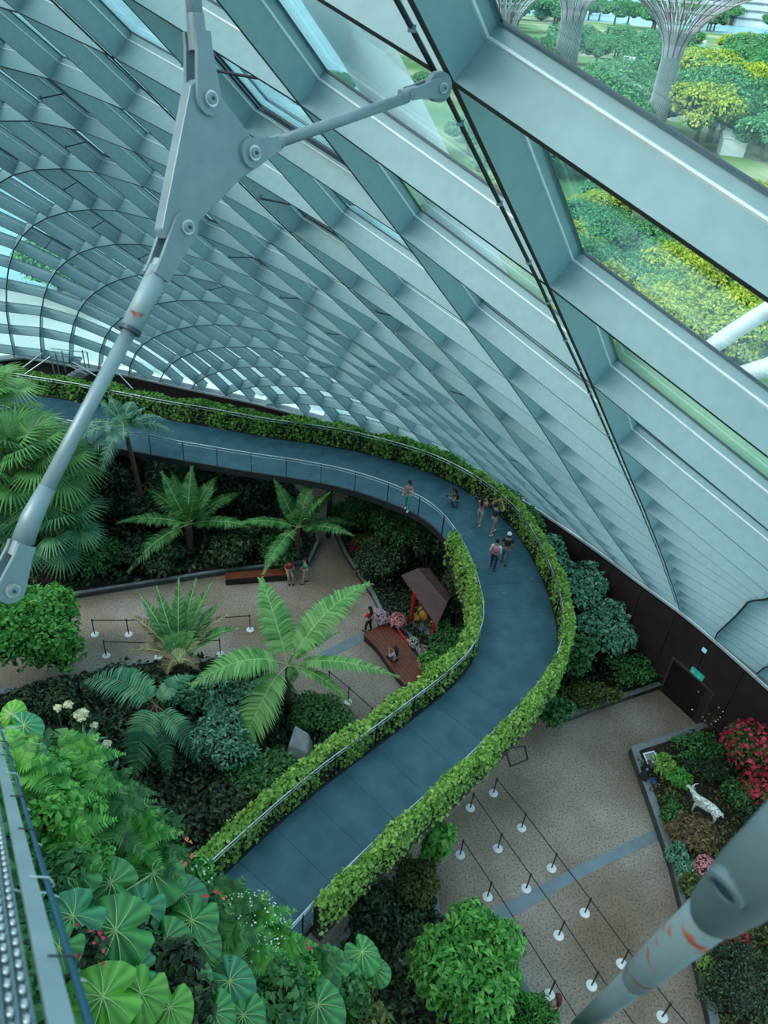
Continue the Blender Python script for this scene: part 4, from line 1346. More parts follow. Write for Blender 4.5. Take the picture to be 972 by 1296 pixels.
# bright palm in front of the plaza: each big frond where it hangs
cr = gp(364, 842, 3.1)
bz = 0.25
P5 = thing('palm_tree', 'bright green feather palm with broad arching fronds in front of the plaza', 'palm', (cr.x, cr.y, bz))
rel = Vector((0, 0, cr.z - bz))
MB().tube([Vector((0, 0, 0)), rel * .35, rel * .7, rel], [.17, .12, .10, .10], M['bark'], 10).build('trunk', P5, smooth=True)
for px, py, z, rise, w, nl in ((330, 732, 5.3, .35, .95, 50), (468, 738, 5.0, .75, 1.05, 60), (242, 868, 3.4, .75, 1.0, 60), (505, 857, 3.0, .50, .55, 50), (298, 968, .9, .70, 1.0, 54),
                               (447, 893, 1.9, .45, .40, 36), (372, 862, 2.5, .15, .35, 20), (430, 800, 3.2, .35, .35, 30), (385, 820, 4.2, .3, .35, 20)):
    frond_to(P5, cr, gp(px, py, z), rise, L['palm_bright'], w, nl, L['vein'], seed=int(px), lw=.105, tilt=.55, vfold=.18, drop=.30, stem_r=.03, base_gap=.14)

# spiky palm with upright fronds on the left plaza
cr = gp(226, 838, 1.6)
P4 = thing('palm_tree', 'stiff upright grey-green palm with browned frond edges in front of the left plaza', 'palm', (cr.x, cr.y, .25))
MB().tube([Vector((0, 0, 0)), Vector((0, 0, .8)), Vector((0, 0, 1.4))], [.30, .26, .2], M['bark'], 12).build('trunk', P4, smooth=True)
for k, (px, py, z, rise, tan) in enumerate(((226, 731, 3.9, .2, 0), (268, 737, 3.6, .3, 0), (176, 752, 3.4, .35, 0), (198, 742, 3.6, .3, 0), (163, 778, 2.6, .4, 1), (292, 776, 2.7, .4, 1), (305, 795, 2.4, .45, 0),
                                            (248, 733, 3.7, .2, 0), (165, 824, 1.6, .4, 1), (250, 846, 1.5, .3, 1), (210, 850, 1.4, .3, 1), (280, 762, 3.0, .3, 0))):
    frond_to(P4, cr, gp(px, py, z), rise, L['palm_tan'] if tan else L['palm'], .52, 40, L['vein'], seed=k, lw=.10, tilt=.75, vfold=.35, drop=.1, stem_r=.035, base_gap=.16)

# dark palm with hanging ladder fronds below it
cr = gp(197, 893, 2.8)
P6 = thing('palm_tree', 'deep blue-green palm with drooping ladder-like fronds left of the bright palm', 'palm', (cr.x, cr.y, .2))
MB().tube([Vector((0, 0, 0)), Vector((0, 0, 1.4)), Vector((0, 0, 2.6))], [.16, .12, .11], M['bark'], 10).build('trunk', P6, smooth=True)
for k, (px, py, z, rise, w) in enumerate(((106, 862, 3.0, .7, .95), (170, 985, .9, .7, .85), (262, 975, .8, .5, .65), (245, 855, 2.9, .4, .5), (150, 845, 3.2, .4, .6), (215, 985, .6, .7, .5))):
    frond_to(P6, cr, gp(px, py, z), rise, L['palm_deep'], w, 30, L['palm_tan'], seed=k + 50, lw=.085, tilt=.35, vfold=.15, drop=.25, stem_r=.025)

# big silvery crown above the left plaza
cr = gp(238, 664, 2.0)
palm('palm_tree', 'large spreading palm with pale drying lower fronds in the dark bed below the far walkway', 'palm', cr, .2,
     [(0 + k * 38 + (k % 2) * 9, (62, 28, 8, 45)[k % 4], (3.5, 3.9, 3.8, 3.7)[k % 4], (.35, .6, .75, .5)[k % 4]) for k in range(14)], L['palm'], .72, 44, .22, stem=L['vein'], lw=.10, tilt=.55, vfold=.2, drop=.3, stem_r=.03)
cr = gp(377, 668, 2.2)
palm('palm_tree', 'dim green palm just under the edge of the far walkway', 'palm', cr, .2,
     [(k * 47 + 10, (60, 30, 12)[k % 3], (3.2, 3.7, 3.5)[k % 3], (.3, .6, .75)[k % 3]) for k in range(11)], L['palm'], .62, 40, .14, stem=L['vein'], lw=.09, tilt=.55, vfold=.2, drop=.3)
cr = gp(157, 540, 6.6)
palm('palm_tree', 'tall slender palm rising in front of the far hedge at left', 'palm', cr, .2,
     [(k * 41 + 5, (55, 20, -5, 35)[k % 4], (2.1, 2.6, 2.5, 2.4)[k % 4], (.5, .9, 1.0, .8)[k % 4]) for k in range(15)], L['palm_blue'], .62, 34, .12, stem=L['vein'], lw=.06, tilt=.6, vfold=.1, drop=.5, trunk_lean=(.3, .5))


# fan palms at the left edge
def fan_mesh(name, r, nseg, mat, spread=300, seed=1):
    rg = np.random.default_rng(seed)
    V, Fc, I_ = [], [], []
    off = 0
    for k in range(nseg):
        a = math.radians(-spread / 2 + spread * (k + .5) / nseg)
        d_ = np.array([math.cos(a), math.sin(a), 0])
        s_ = np.array([-math.sin(a), math.cos(a), 0])
        ln = r * (0.85 + .15 * math.cos(a / 2)) * (.95 + .1 * rg.random())
        w = 2 * math.pi * (spread / 360) * ln * .45 / nseg * .5
        z = .06 * r * (1 if k % 2 else -1) * .3
        p0 = np.zeros(3); p1 = d_ * ln * .55
        p2 = d_ * ln - np.array([0, 0, ln * (.28 + .12 * rg.random())])
        V += [p0, p1 - s_ * w + [0, 0, -w * .3], p1 + [0, 0, w * .35], p1 + s_ * w + [0, 0, -w * .3], p2]
        Fc += [(off, off + 1, off + 2), (off, off + 2, off + 3), (off + 1, off + 4, off + 2), (off + 2, off + 4, off + 3)]
        I_ += [0] * 4
        off += 5
    mb = MB().tube([(0, 0, 0), (-r * .6, 0, -r * .12), (-r * 1.25, 0, -r * .55)], [.018, .022, .03], mat, 5)
    n0 = len(V)
    V += [np.array(tuple(v)) for v in mb.V]
    for q in mb.F:
        if len(q) == 4:
            Fc += [(q[0] + n0, q[1] + n0, q[2] + n0), (q[0] + n0, q[2] + n0, q[3] + n0)]
            I_ += [0, 0]
    return fast_mesh(name, np.array(V), np.array(Fc), [mat], I_)


def fan_palm(label, crown, base_z, R0, n, mat, fan_r, seed=0, trunk=.2, el=(75, -35)):
    rg = random.Random(seed)
    c = Vector(crown)
    root = thing('fan_palm', label, 'palm', (c.x, c.y, base_z))
    MB().tube([(0, 0, 0), (0, 0, (c.z - base_z) * .5), (0, 0, c.z - base_z)], [trunk * 1.2, trunk, trunk * .8], M['bark'], 10).build('trunk', root, smooth=True)
    me = [fan_mesh('fan_leaf', fan_r * s_, 34, mat, 300, k) for k, s_ in enumerate((1, .9, 1.08))]
    for k in range(n):
        t = (k + .5) / n
        az = k * 137.5 + rg.uniform(-10, 10)
        e = math.radians(el[0] + (el[1] - el[0]) * t)
        d_ = Vector((math.cos(math.radians(az)) * math.cos(e), math.sin(math.radians(az)) * math.cos(e), math.sin(e)))
        o_ = link('fan_leaf', me[k % 3], root)
        rr = R0 * (0.75 + .25 * math.sin(t * 3))
        o_.location = Vector((0, 0, c.z - base_z)) + d_ * rr
        o_.rotation_euler = (rg.uniform(-.25, .25), -e * .75 + rg.uniform(-.1, .3), math.radians(az))
    return root


fan_palm('large lush fan palm at the left edge, its crown level with the far walkway', gp(26, 600, 5.0), .2, 2.5, 44, L['palm'], 1.55, 3)
fan_palm('lower fan palm under the large one at the left edge', gp(62, 668, 3.0), .2, 1.6, 20, L['palm_deep'], 1.35, 5)
fan_palm('fan palm whose blades rise before the walkway at the far left', gp(-14, 515, 6.2), .2, 1.7, 22, L['palm_bright'], 1.4, 9)


# ------------------------------------------------------------------ shrubs and trees inside the dome
base_path = [Vector((p.x, p.y, 0)) for p in offset(globals()['base'], -0.1)]


def shrub(name, label, cat, px, py, z, r, mat, n, size, group=None, base=0.2, aspect=.5, lumps=6, seed=0, stems=3, core=True, at=None, jitter=.6):
    """centre of the crown is where the sight line meets height z"""
    rg = random.Random(seed + int(px) * 7 + int(py))
    c = at if at is not None else gp(px, py, z)
    # keep the crown clear of the outer wall
    w_ = min(base_path, key=lambda q: (q.x - c.x) ** 2 + (q.y - c.y) ** 2)
    k_ = base_path.index(w_)
    t_ = base_path[min(len(base_path) - 1, k_ + 1)] - base_path[max(0, k_ - 1)]
    in_ = Vector((t_.y, -t_.x, 0)).normalized()
    gap = (c - w_).dot(in_) - .85 * max(r[0], r[1])
    if gap < .25 and c.z - r[2] < 4.5:
        c = c + in_ * (.25 - gap)
    root = thing(name, label, cat, (c.x, c.y, base), 0, group)
    blobs = [((0, 0, c.z - base), (r[0] * .72, r[1] * .72, r[2] * .75))]
    for k in range(lumps):
        a = 2 * math.pi * k / lumps + rg.uniform(-.4, .4)
        q = rg.uniform(.45, .68)
        blobs.append(((math.cos(a) * r[0] * q, math.sin(a) * r[1] * q, c.z - base + rg.uniform(-.25, .45) * r[2]), (r[0] * .42, r[1] * .42, r[2] * .5)))
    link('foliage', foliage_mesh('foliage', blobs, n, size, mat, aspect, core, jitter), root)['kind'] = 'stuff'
    for k in range(stems):
        a = k * 2.1 + rg.random()
        e = Vector((math.cos(a) * r[0] * .4, math.sin(a) * r[1] * .4, max(.3, c.z - base)))
        MB().tube([(0.05 * math.cos(a), .05 * math.sin(a), 0), e * .5, e], [.05, .04, .02], M['bark'], 6).build('stem', root)
    return root


shrub('round_shrub', 'dense glossy round-leaved shrub at the left edge beside the left plaza', 'shrub', 38, 800, 2.3, (2.35, 2.3, 2.35), L['bright'], 7600, .20, aspect=.62, lumps=8, seed=1)
shrub('leafy_tree', 'bright green broad-leaved tree at the bottom beside the stanchion rows', 'tree', 590, 1232, 3.0, (1.6, 1.6, 1.6), L['bright'], 5200, .21, aspect=.5, lumps=8, seed=3)
shrub('shrub', 'green climbing shrub under the outer hedge above the plaza corner', 'shrub', 553, 1070, 2.6, (.5, .5, 1.4), L['bright'], 1500, .22, seed=4)
shrub('shrub', 'brownish shadowed shrub below the outer hedge', 'shrub', 528, 1118, 1.3, (.9, .9, 1.1), L['olive'], 1500, .14, seed=5)
shrub('shrub', 'feathery bright shrub at the bottom edge beside the walking visitor', 'shrub', 668, 1290, 1.0, (.9, .9, .8), L['bright'], 1500, .18, aspect=.2, seed=6)
# bed between the walkway bend and the outer wall
for k, (x, y, z, r, mat, n, sz, lb) in enumerate((
        (742, 742, 2.8, (1.5, 1.4, 1.5), 'teal', 2600, .22, 'silvery teal broad-leaved tree right of the walkway bend'),
        (722, 690, 3.4, (1.1, 1.2, 1.3), 'teal', 1800, .22, 'teal-leaved tree under the dome edge above the walkway bend'),
        (765, 800, 2.2, (1.6, 1.5, 1.4), 'teal', 2600, .20, 'dense blue-green shrub mass left of the dark door'),
        (722, 830, 1.9, (1.2, 1.3, 1.5), 'mid', 2000, .18, 'mid-green shrub hugging the outer hedge at the bend'),
        (800, 848, 1.0, (1.2, .9, .8), 'mid', 1400, .14, 'low dark-green shrub against the bed curb near the door'),
        (745, 880, .8, (1.5, .7, .7), 'olive', 1500, .14, 'low olive ground shrub along the curb below the bend'),
        (700, 900, 1.1, (.9, .8, .9), 'mid', 1200, .16, 'small green shrub tucked under the hedge at the plaza corner'),
        (680, 655, 4.2, (1.0, 1.0, .9), 'mid', 1500, .20, 'bushy green shrub behind the hedge beside the arm-raised visitor'),
        (645, 622, 4.5, (1.2, 1.0, .8), 'teal', 1500, .20, 'grey-green shrub behind the hedge above the standing visitors'),
        (700, 760, 2.6, (.8, .9, 1.3), 'mid', 1300, .18, 'narrow shrub filling the gap behind the hedge at mid bend'))):
    shrub('shrub', lb, 'shrub', x, y, z, r, L[mat], n, sz, seed=20 + k)
# right bed
for k, (x, y, z, r, mat, n, sz, lb) in enumerate((
        (838, 968, .8, (.55, .6, .5), 'hedge', 900, .14, 'lime-green bush behind the information stand'),
        (858, 985, .7, (.7, .5, .4), 'bright', 700, .14, 'small vivid green bush right of the information stand'),
        (885, 948, .9, (1.2, .6, .7), 'mid', 1400, .13, 'dark green low shrub under the wall at the bed corner'),
        (905, 975, .7, (1.4, .8, .6), 'dark', 1500, .12, 'dark brownish groundcover behind the white animal figure'),
        (938, 1010, .9, (.9, .9, .8), 'mid', 1300, .13, 'shadowed green shrub right of the white animal figure'),
        (850, 1030, .6, (.5, .8, .4), 'mid', 700, .13, 'small green clump left of the white animal figure'),
        (876, 1055, .6, (1.1, .9, .45), 'brown', 1800, .16, 'tangle of dry brown twigs below the white animal figure'),
        (860, 1090, .7, (.5, .8, .5), 'teal', 900, .12, 'pale teal succulent clump along the bed curb'),
        (880, 1130, .7, (.6, .7, .5), 'olive', 900, .13, 'olive shrub partly behind the blurred tube'),
        (940, 1240, 1.1, (1.6, 1.4, 1.0), 'dark', 3600, .10, 'large fine-leaved dark green shrub at the bottom right corner'),
        (898, 1228, .7, (.45, .5, .5), 'hedge', 500, .12, 'small lime-green plant below the blurred tube'),
        (975, 1180, .9, (.9, .9, .8), 'olive', 1200, .12, 'dim olive shrub at the right edge below the tube'),
        (965, 1045, .9, (.9, .9, .8), 'dark', 1200, .12, 'dark shrub at the right edge above the tube'))):
    shrub('shrub', lb, 'shrub', x, y, z, r, L[mat], n, sz, seed=50 + k, stems=2, base=.35)
# red flowering trees at the right edge
for k, (x, y, z, r, lb) in enumerate(((966, 935, 2.4, (1.0, 1.0, 1.15), 'crimson flowering tree at the right edge before the maroon wall'), (1000, 985, 1.4, (.9, .9, .9), 'lower crimson flowering shrub at the right edge'))):
    t = shrub('flowering_tree', lb, 'tree', x, y, z, r, L['olive'], 1600, .14, seed=80 + k, base=.35, core=False)
    c = gp(x, y, z)
    Pq, dq = blob_points(260, r, .75, .3)
    Vq, Fq = leaves(Pq + np.array([0, 0, z - .35]), dq + [0, 0, .5], .14 * (0.6 + RNG.random(260)), .9, .15)
    link('blossom', fast_mesh('blossom', Vq, Fq, [L['red']]), t)['kind'] = 'stuff'
# bare twiggy tree with a few white blossoms in front of the wall
c = gp(905, 905, 1.3)
tw = thing('twiggy_tree', 'bare reddish twig tree with scattered white blossoms before the maroon wall', 'tree', (c.x, c.y, .35))
rg = random.Random(5)
mb = MB(); tips = []
mb.tube([(0, 0, 0), (.03, 0, .5)], [.05, .04], M['bark'], 6)
for k in range(46):
    a = rg.uniform(0, 6.28); e = rg.uniform(.3, 1.4); l_ = rg.uniform(.7, 1.5)
    d_ = Vector((math.cos(a) * math.cos(e), math.sin(a) * math.cos(e), math.sin(e)))
    p1 = Vector((0, 0, .4)) + d_ * l_ * .5
    p2 = p1 + (d_ + Vector((rg.uniform(-.4, .4), rg.uniform(-.4, .4), .2))) * l_ * .5
    mb.tube([(0, 0, .4), p1, p2], [.014, .010, .005], L['brown'], 4, False)
    tips.append(p2); tips.append(p1)
mb.build('twigs', tw)['kind'] = 'stuff'
Pq = np.array([tuple(t) for t in rg.sample(tips, 26)])
Vq, Fq = leaves(Pq, np.tile([0, -0.4, 1.0], (26, 1)), np.full(26, .085), .95, .1)
link('blossom', fast_mesh('blossom', Vq, Fq, [L['white']]), tw)['kind'] = 'stuff'

# left and middle beds: filler shrubs, each with a place of its own
fill = [
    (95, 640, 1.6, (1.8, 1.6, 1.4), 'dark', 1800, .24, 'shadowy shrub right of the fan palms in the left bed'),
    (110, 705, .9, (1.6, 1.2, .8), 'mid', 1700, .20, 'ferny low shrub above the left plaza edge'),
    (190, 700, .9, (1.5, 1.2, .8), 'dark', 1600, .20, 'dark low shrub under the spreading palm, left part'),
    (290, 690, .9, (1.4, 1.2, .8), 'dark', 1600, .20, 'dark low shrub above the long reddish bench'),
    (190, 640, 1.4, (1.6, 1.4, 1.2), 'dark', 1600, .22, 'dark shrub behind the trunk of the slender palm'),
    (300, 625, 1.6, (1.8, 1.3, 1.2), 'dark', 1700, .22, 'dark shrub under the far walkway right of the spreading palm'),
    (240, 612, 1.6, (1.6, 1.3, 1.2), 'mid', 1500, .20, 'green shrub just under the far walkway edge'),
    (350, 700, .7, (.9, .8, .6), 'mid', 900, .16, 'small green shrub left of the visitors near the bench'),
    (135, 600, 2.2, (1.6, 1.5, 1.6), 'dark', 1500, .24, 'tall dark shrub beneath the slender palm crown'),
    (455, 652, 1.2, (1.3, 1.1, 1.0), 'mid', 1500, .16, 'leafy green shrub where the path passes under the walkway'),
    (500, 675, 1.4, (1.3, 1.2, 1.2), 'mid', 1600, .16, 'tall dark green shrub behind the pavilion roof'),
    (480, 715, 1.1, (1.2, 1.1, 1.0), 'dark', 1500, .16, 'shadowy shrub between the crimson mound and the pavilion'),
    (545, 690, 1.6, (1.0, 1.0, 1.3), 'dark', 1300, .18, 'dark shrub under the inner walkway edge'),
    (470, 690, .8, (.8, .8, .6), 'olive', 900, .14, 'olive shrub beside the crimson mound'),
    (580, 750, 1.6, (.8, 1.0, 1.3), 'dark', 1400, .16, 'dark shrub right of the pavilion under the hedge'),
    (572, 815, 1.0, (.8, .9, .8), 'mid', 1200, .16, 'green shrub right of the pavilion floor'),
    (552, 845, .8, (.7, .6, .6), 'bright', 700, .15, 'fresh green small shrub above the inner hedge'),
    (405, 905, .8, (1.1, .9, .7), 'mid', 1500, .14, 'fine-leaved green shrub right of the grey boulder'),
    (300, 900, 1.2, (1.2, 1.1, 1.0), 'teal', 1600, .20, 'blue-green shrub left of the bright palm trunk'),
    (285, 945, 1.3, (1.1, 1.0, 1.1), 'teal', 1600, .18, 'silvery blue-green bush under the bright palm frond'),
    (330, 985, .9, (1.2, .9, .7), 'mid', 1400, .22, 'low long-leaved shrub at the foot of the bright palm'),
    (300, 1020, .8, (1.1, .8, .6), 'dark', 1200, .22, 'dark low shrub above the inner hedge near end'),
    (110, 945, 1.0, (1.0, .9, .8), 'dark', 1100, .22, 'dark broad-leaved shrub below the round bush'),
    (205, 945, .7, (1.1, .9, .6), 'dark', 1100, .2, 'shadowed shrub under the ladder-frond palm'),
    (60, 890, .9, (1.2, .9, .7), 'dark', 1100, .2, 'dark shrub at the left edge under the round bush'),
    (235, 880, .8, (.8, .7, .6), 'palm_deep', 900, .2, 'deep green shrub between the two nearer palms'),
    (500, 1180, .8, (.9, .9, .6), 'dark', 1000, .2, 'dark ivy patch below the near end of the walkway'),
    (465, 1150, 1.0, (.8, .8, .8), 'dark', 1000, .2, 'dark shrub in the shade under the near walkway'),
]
for k, (x, y, z, r, mat, n, sz, lb) in enumerate(fill):
    shrub('shrub', lb, 'shrub', x, y, z * 1.12, tuple(q * 1.28 for q in r), L[mat], int(n * 1.6), sz, seed=100 + k, stems=2)
UG = [
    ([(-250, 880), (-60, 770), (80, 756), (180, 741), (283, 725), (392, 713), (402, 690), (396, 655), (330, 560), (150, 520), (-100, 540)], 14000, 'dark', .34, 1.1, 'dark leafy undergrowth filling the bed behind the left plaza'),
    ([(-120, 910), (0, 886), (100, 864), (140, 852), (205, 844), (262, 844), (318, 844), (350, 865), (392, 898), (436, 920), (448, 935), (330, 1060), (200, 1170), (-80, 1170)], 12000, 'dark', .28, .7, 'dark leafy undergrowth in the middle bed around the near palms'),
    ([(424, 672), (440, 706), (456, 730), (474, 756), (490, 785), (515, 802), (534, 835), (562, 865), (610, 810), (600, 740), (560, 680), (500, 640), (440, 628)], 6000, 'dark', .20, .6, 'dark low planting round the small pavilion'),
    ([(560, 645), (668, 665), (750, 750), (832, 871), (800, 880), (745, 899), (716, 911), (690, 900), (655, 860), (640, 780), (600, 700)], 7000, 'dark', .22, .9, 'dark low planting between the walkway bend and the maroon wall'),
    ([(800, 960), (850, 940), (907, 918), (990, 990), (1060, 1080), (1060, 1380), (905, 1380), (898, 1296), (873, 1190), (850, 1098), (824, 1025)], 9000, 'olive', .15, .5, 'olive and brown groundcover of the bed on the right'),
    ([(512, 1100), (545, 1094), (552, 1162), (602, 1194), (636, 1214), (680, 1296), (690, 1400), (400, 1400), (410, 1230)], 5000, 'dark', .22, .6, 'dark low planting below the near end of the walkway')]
for k, (pts, n, mat, sz, h_, lb) in enumerate(UG):
    tag(undergrowth(pts, n, L[mat], sz, h_, k + 1), lb, 'undergrowth', kind='stuff')
# boulder beside the bright palm
c = gp(378, 945, .7)
bl = thing('boulder', 'flat grey boulder beside the bright palm trunk', 'rock', (c.x, c.y, .15))
mb = MB()
mb.add([(-.5, -.5, 0), (.55, -.45, 0), (.6, .5, 0), (-.4, .6, 0), (-.35, -.32, 1.0), (.4, -.4, .75), (.35, .25, 1.1), (-.2, .4, 1.35)],
       [(3, 2, 1, 0), (4, 5, 6, 7), (0, 1, 5, 4), (1, 2, 6, 5), (2, 3, 7, 6), (3, 0, 4, 7)], M['rock'])
o_ = mb.build('boulder_mass', bl)
bv = o_.modifiers.new('bevel', 'BEVEL'); bv.width = .08; bv.segments = 2
c = gp(505, 1190, .5)
bl = thing('boulder', 'grey stone ledge below the near end of the walkway', 'rock', (c.x, c.y, .2))
mb = MB()
mb.add([(-.6, -.9, 0), (.5, -.8, 0), (.5, .9, 0), (-.4, .8, 0), (-.45, -.7, .5), (.35, -.7, .45), (.4, .7, .6), (-.3, .6, .7)],
       [(3, 2, 1, 0), (4, 5, 6, 7), (0, 1, 5, 4), (1, 2, 6, 5), (2, 3, 7, 6), (3, 0, 4, 7)], M['rock'])
o_ = mb.build('boulder_mass', bl)
bv = o_.modifiers.new('bevel', 'BEVEL'); bv.width = .08; bv.segments = 2


# ------------------------------------------------------------------ planted cliff below the viewpoint
def cliff_d(px, py):
    return max(4.9, 8.0 + .014 * (px - 140) - .010 * (py - 1180))


# edge of the planting against the darkness beyond, as seen
EDGE = [(885, 40), (915, 85), (940, 118), (980, 140), (1020, 170), (1060, 205), (1100, 235), (1130, 262), (1150, 300), (1175, 345), (1200, 380), (1230, 420), (1260, 460), (1300, 505), (1400, 620), (1550, 760)]


def edge_x(py):
    return float(np.interp(py, [e[0] for e in EDGE], [e[1] for e in EDGE]))


V, Fc = [], []
NR, NC = 26, 18
for r_i in range(NR):
    py = 918 + r_i * 26
    ex_ = edge_x(max(885, py)) - 6
    for c_i in range(NC):
        px = -420 + (ex_ + 420) * c_i / (NC - 1)
        V.append(rd(px, py, cliff_d(px, py) + .75 + .15 * math.sin(c_i * 2.1) * math.cos(r_i * 1.7)))
for r_i in range(NR - 1):
    for c_i in range(NC - 1):
        o_ = r_i * NC + c_i
        Fc.append((o_, o_ + 1, o_ + NC + 1, o_ + NC))
n0 = len(V)
# the rock goes down from its rim to the garden floor
rim = [r_i * NC + NC - 1 for r_i in range(NR)]
top = list(range(NC))
loop = top + rim[1:]
for i in loop:
    v = V[i]
    V.append(Vector((v.x - .6, v.y - .8, 0.0)))
for k in range(len(loop) - 1):
    Fc.append((loop[k], loop[k + 1], n0 + k + 1, n0 + k))
cl = link('wall_rock', mesh_from('wall_rock', V, Fc, [M['soil']], None, True))
structure(cl)


# low leafy cover over the whole cliff face
n_ = 9000
rg_ = np.random.default_rng(77)
CC, ND = [], []
for _ in range(n_):
    py = rg_.uniform(925, 1560); px = rg_.uniform(-410, edge_x(py) - 8)
    CC.append(tuple(rd(px, py, cliff_d(px, py) + .70 - .35 * rg_.random()))); ND.append(tuple(-ray(px, py)))
V_, F_ = leaves(np.array(CC), np.array(ND) * .6 + [0, 0, .7] + rg_.normal(size=(n_, 3)) * .4, .17 * (.5 + rg_.random(n_)), .5, .15)
tag(link('cliff_cover', fast_mesh('cliff_cover', V_, F_, [L['mid']])), 'low mid-green leafy cover over the cliff beneath the ferns and giant leaves', 'groundcover', kind='stuff')


# giant heart-shaped leaves
def heart_mesh(name, mat, seed=0, ruff=.05):
    rg = random.Random(seed)
    na, nr = 28, 5
    V, Fc, I_ = [], [], []
    for i in range(nr + 1):
        q = i / nr
        for k in range(na + 1):
            a = -math.pi + 2 * math.pi * k / na
            # heart outline: tip at +x, notch at -x
            R_ = .5 * (1 + .10 * math.cos(a) + .06 * math.cos(2 * a)) * (1 - .55 * math.exp(-((abs(a) - math.pi) / .20) ** 2))
            x, y = R_ * math.cos(a) * 1.08, R_ * math.sin(a)
            rib = .02 * math.cos(a * 14) * q
            z = -.16 * q * q + rib + ruff * q * math.sin(a * 3 + seed) * .6
            V.append((x * q, y * q, z))
    for i in range(nr):
        for k in range(na):
            o_ = i * (na + 1) + k
            Fc.append((o_, o_ + na + 1, o_ + na + 2, o_ + 1)); I_.append(0)
    me = mesh_from(name, V, Fc, [mat], I_, True)
    return me


def vein_mesh():
    mb = MB()
    for k, a in enumerate((0, .55, -.55, 1.15, -1.15, 1.8, -1.8, 2.45, -2.45)):
        ln = .5 if k else .53
        pts = []
        for i in range(5):
            q = i / 4 * .92
            pts.append((math.cos(a * (1 - .12 * q)) * ln * q * 1.03, math.sin(a * (1 - .12 * q)) * ln * q, -.15 * q * q + .022))
        mb.tube(pts, [.012, .010, .007, .005, .003], L['vein'], 4, False)
    return mesh_from('vein', mb.V, mb.F, mb.mats, mb.I)


def heart_leaf_mat(name, c1, c2):
    mt, nt, b = new_mat(name)
    tc = nt.nodes.new('ShaderNodeTexCoord')
    sp = nt.nodes.new('ShaderNodeSeparateXYZ')
    at_ = nt.nodes.new('ShaderNodeMath'); at_.operation = 'ARCTAN2'
    nt.links.new(tc.outputs['Object'], sp.inputs[0]); nt.links.new(sp.outputs['Y'], at_.inputs[0]); nt.links.new(sp.outputs['X'], at_.inputs[1])
    ml = nt.nodes.new('ShaderNodeMath'); ml.operation = 'MULTIPLY'; ml.inputs[1].default_value = 14
    nt.links.new(at_.outputs[0], ml.inputs[0])
    cs = nt.nodes.new('ShaderNodeMath'); cs.operation = 'COSINE'
    nt.links.new(ml.outputs[0], cs.inputs[0])
    nz = nt.nodes.new('ShaderNodeTexNoise'); nz.inputs['Scale'].default_value = 3
    nt.links.new(tc.outputs['Object'], nz.inputs['Vector'])
    ad = nt.nodes.new('ShaderNodeMath'); ad.operation = 'MULTIPLY_ADD'; ad.inputs[1].default_value = .28
    nt.links.new(cs.outputs[0], ad.inputs[0]); nt.links.new(nz.outputs['Fac'], ad.inputs[2])
    r = ramp_node(nt, [(.15, c1), (.9, c2)])
    nt.links.new(ad.outputs[0], r.inputs[0]); nt.links.new(r.outputs[0], b.inputs['Base Color'])
    b.inputs['Roughness'].default_value = .38
    return mt


HM = [heart_leaf_mat('heart_leaf_green', (.016, .13, .03), (.07, .34, .07)), heart_leaf_mat('heart_leaf_teal', (.012, .13, .06), (.05, .30, .13)), heart_leaf_mat('heart_leaf_lime', (.05, .24, .02), (.16, .46, .05))]
HMe = [heart_mesh('heart_leaf', m_, k) for k, m_ in enumerate(HM)]
VM = vein_mesh()


def heart_plant(label, lv, group=None):
    """lv: (px, py, apparent width px, tip direction deg in the picture, material, lift)"""
    c = Vector()
    P = []
    for (x, y, w, a, mi, lift) in lv:
        P.append(rd(x, y, cliff_d(x, y) - lift))
    c = sum(P, Vector()) / len(P)
    below = rd(*[sum(q[i] for q in lv) / len(lv) for i in (0, 1)], cliff_d(sum(q[0] for q in lv) / len(lv), sum(q[1] for q in lv) / len(lv)) + .7)
    root = thing('giant_leaf_plant', label, 'plant', below, 0, group)
    for (x, y, w, a, mi, lift), p in zip(lv, P):
        dist = (p - CAM).length
        size = w / F * dist
        r_ = ray(x, y)
        n_ = (-r_ * .75 + Vector((random.uniform(-.22, .22), random.uniform(-.15, .15), .65))).normalized()
        # tip direction chosen across the sight line
        tipv = (_rt * 1.0) * 0
        camR = cam.matrix_world.to_3x3()
        tv = camR @ Vector((math.cos(math.radians(a)), math.sin(math.radians(a)), 0))
        tv = (tv - n_ * tv.dot(n_)).normalized()
        yv = n_.cross(tv)
        Rm = Matrix((tv, yv, n_)).transposed()
        o_ = link('leaf', HMe[mi], root)
        o_.matrix_local = Matrix.Translation(p - below) @ Rm.to_4x4() @ Matrix.Scale(size, 4)
        v_ = link('vein', VM, o_)
        stem_top = p - below
        MB().tube([(0, 0, 0), stem_top * .5 + Vector((0, 0, -.05)), stem_top - n_ * .01], [.016, .013, .010], L['vein'], 5).build('stalk', root)
    return root


heart_plant('giant heart-leaved plant nearest the wire railing, leaves in the middle of the lower left', [
    (95, 1105, 58, 200, 0, .15), (92, 1160, 68, 230, 1, .25), (146, 1178, 84, 200, 0, .35), (140, 1118, 60, 170, 0, .1), (193, 1105, 64, -40, 0, .15), (75, 1200, 50, 240, 0, .05)])
heart_plant('giant heart-leaved plant with upright leaves toward the walkway end', [
    (211, 1188, 52, -60, 0, .2), (243, 1165, 60, 250, 0, .2), (178, 1150, 56, -120, 1, .05), (230, 1132, 48, -30, 1, .0), (255, 1195, 44, -80, 0, .05), (222, 1228, 40, 230, 1, .1)])
heart_plant('giant lime-leaved plant at the bottom left beside the railing', [
    (130, 1262, 78, 210, 2, .3), (178, 1258, 58, -110, 2, .15), (215, 1275, 54, -100, 2, .25), (172, 1228, 44, 200, 1, .0), (100, 1228, 40, 220, 0, .0)])
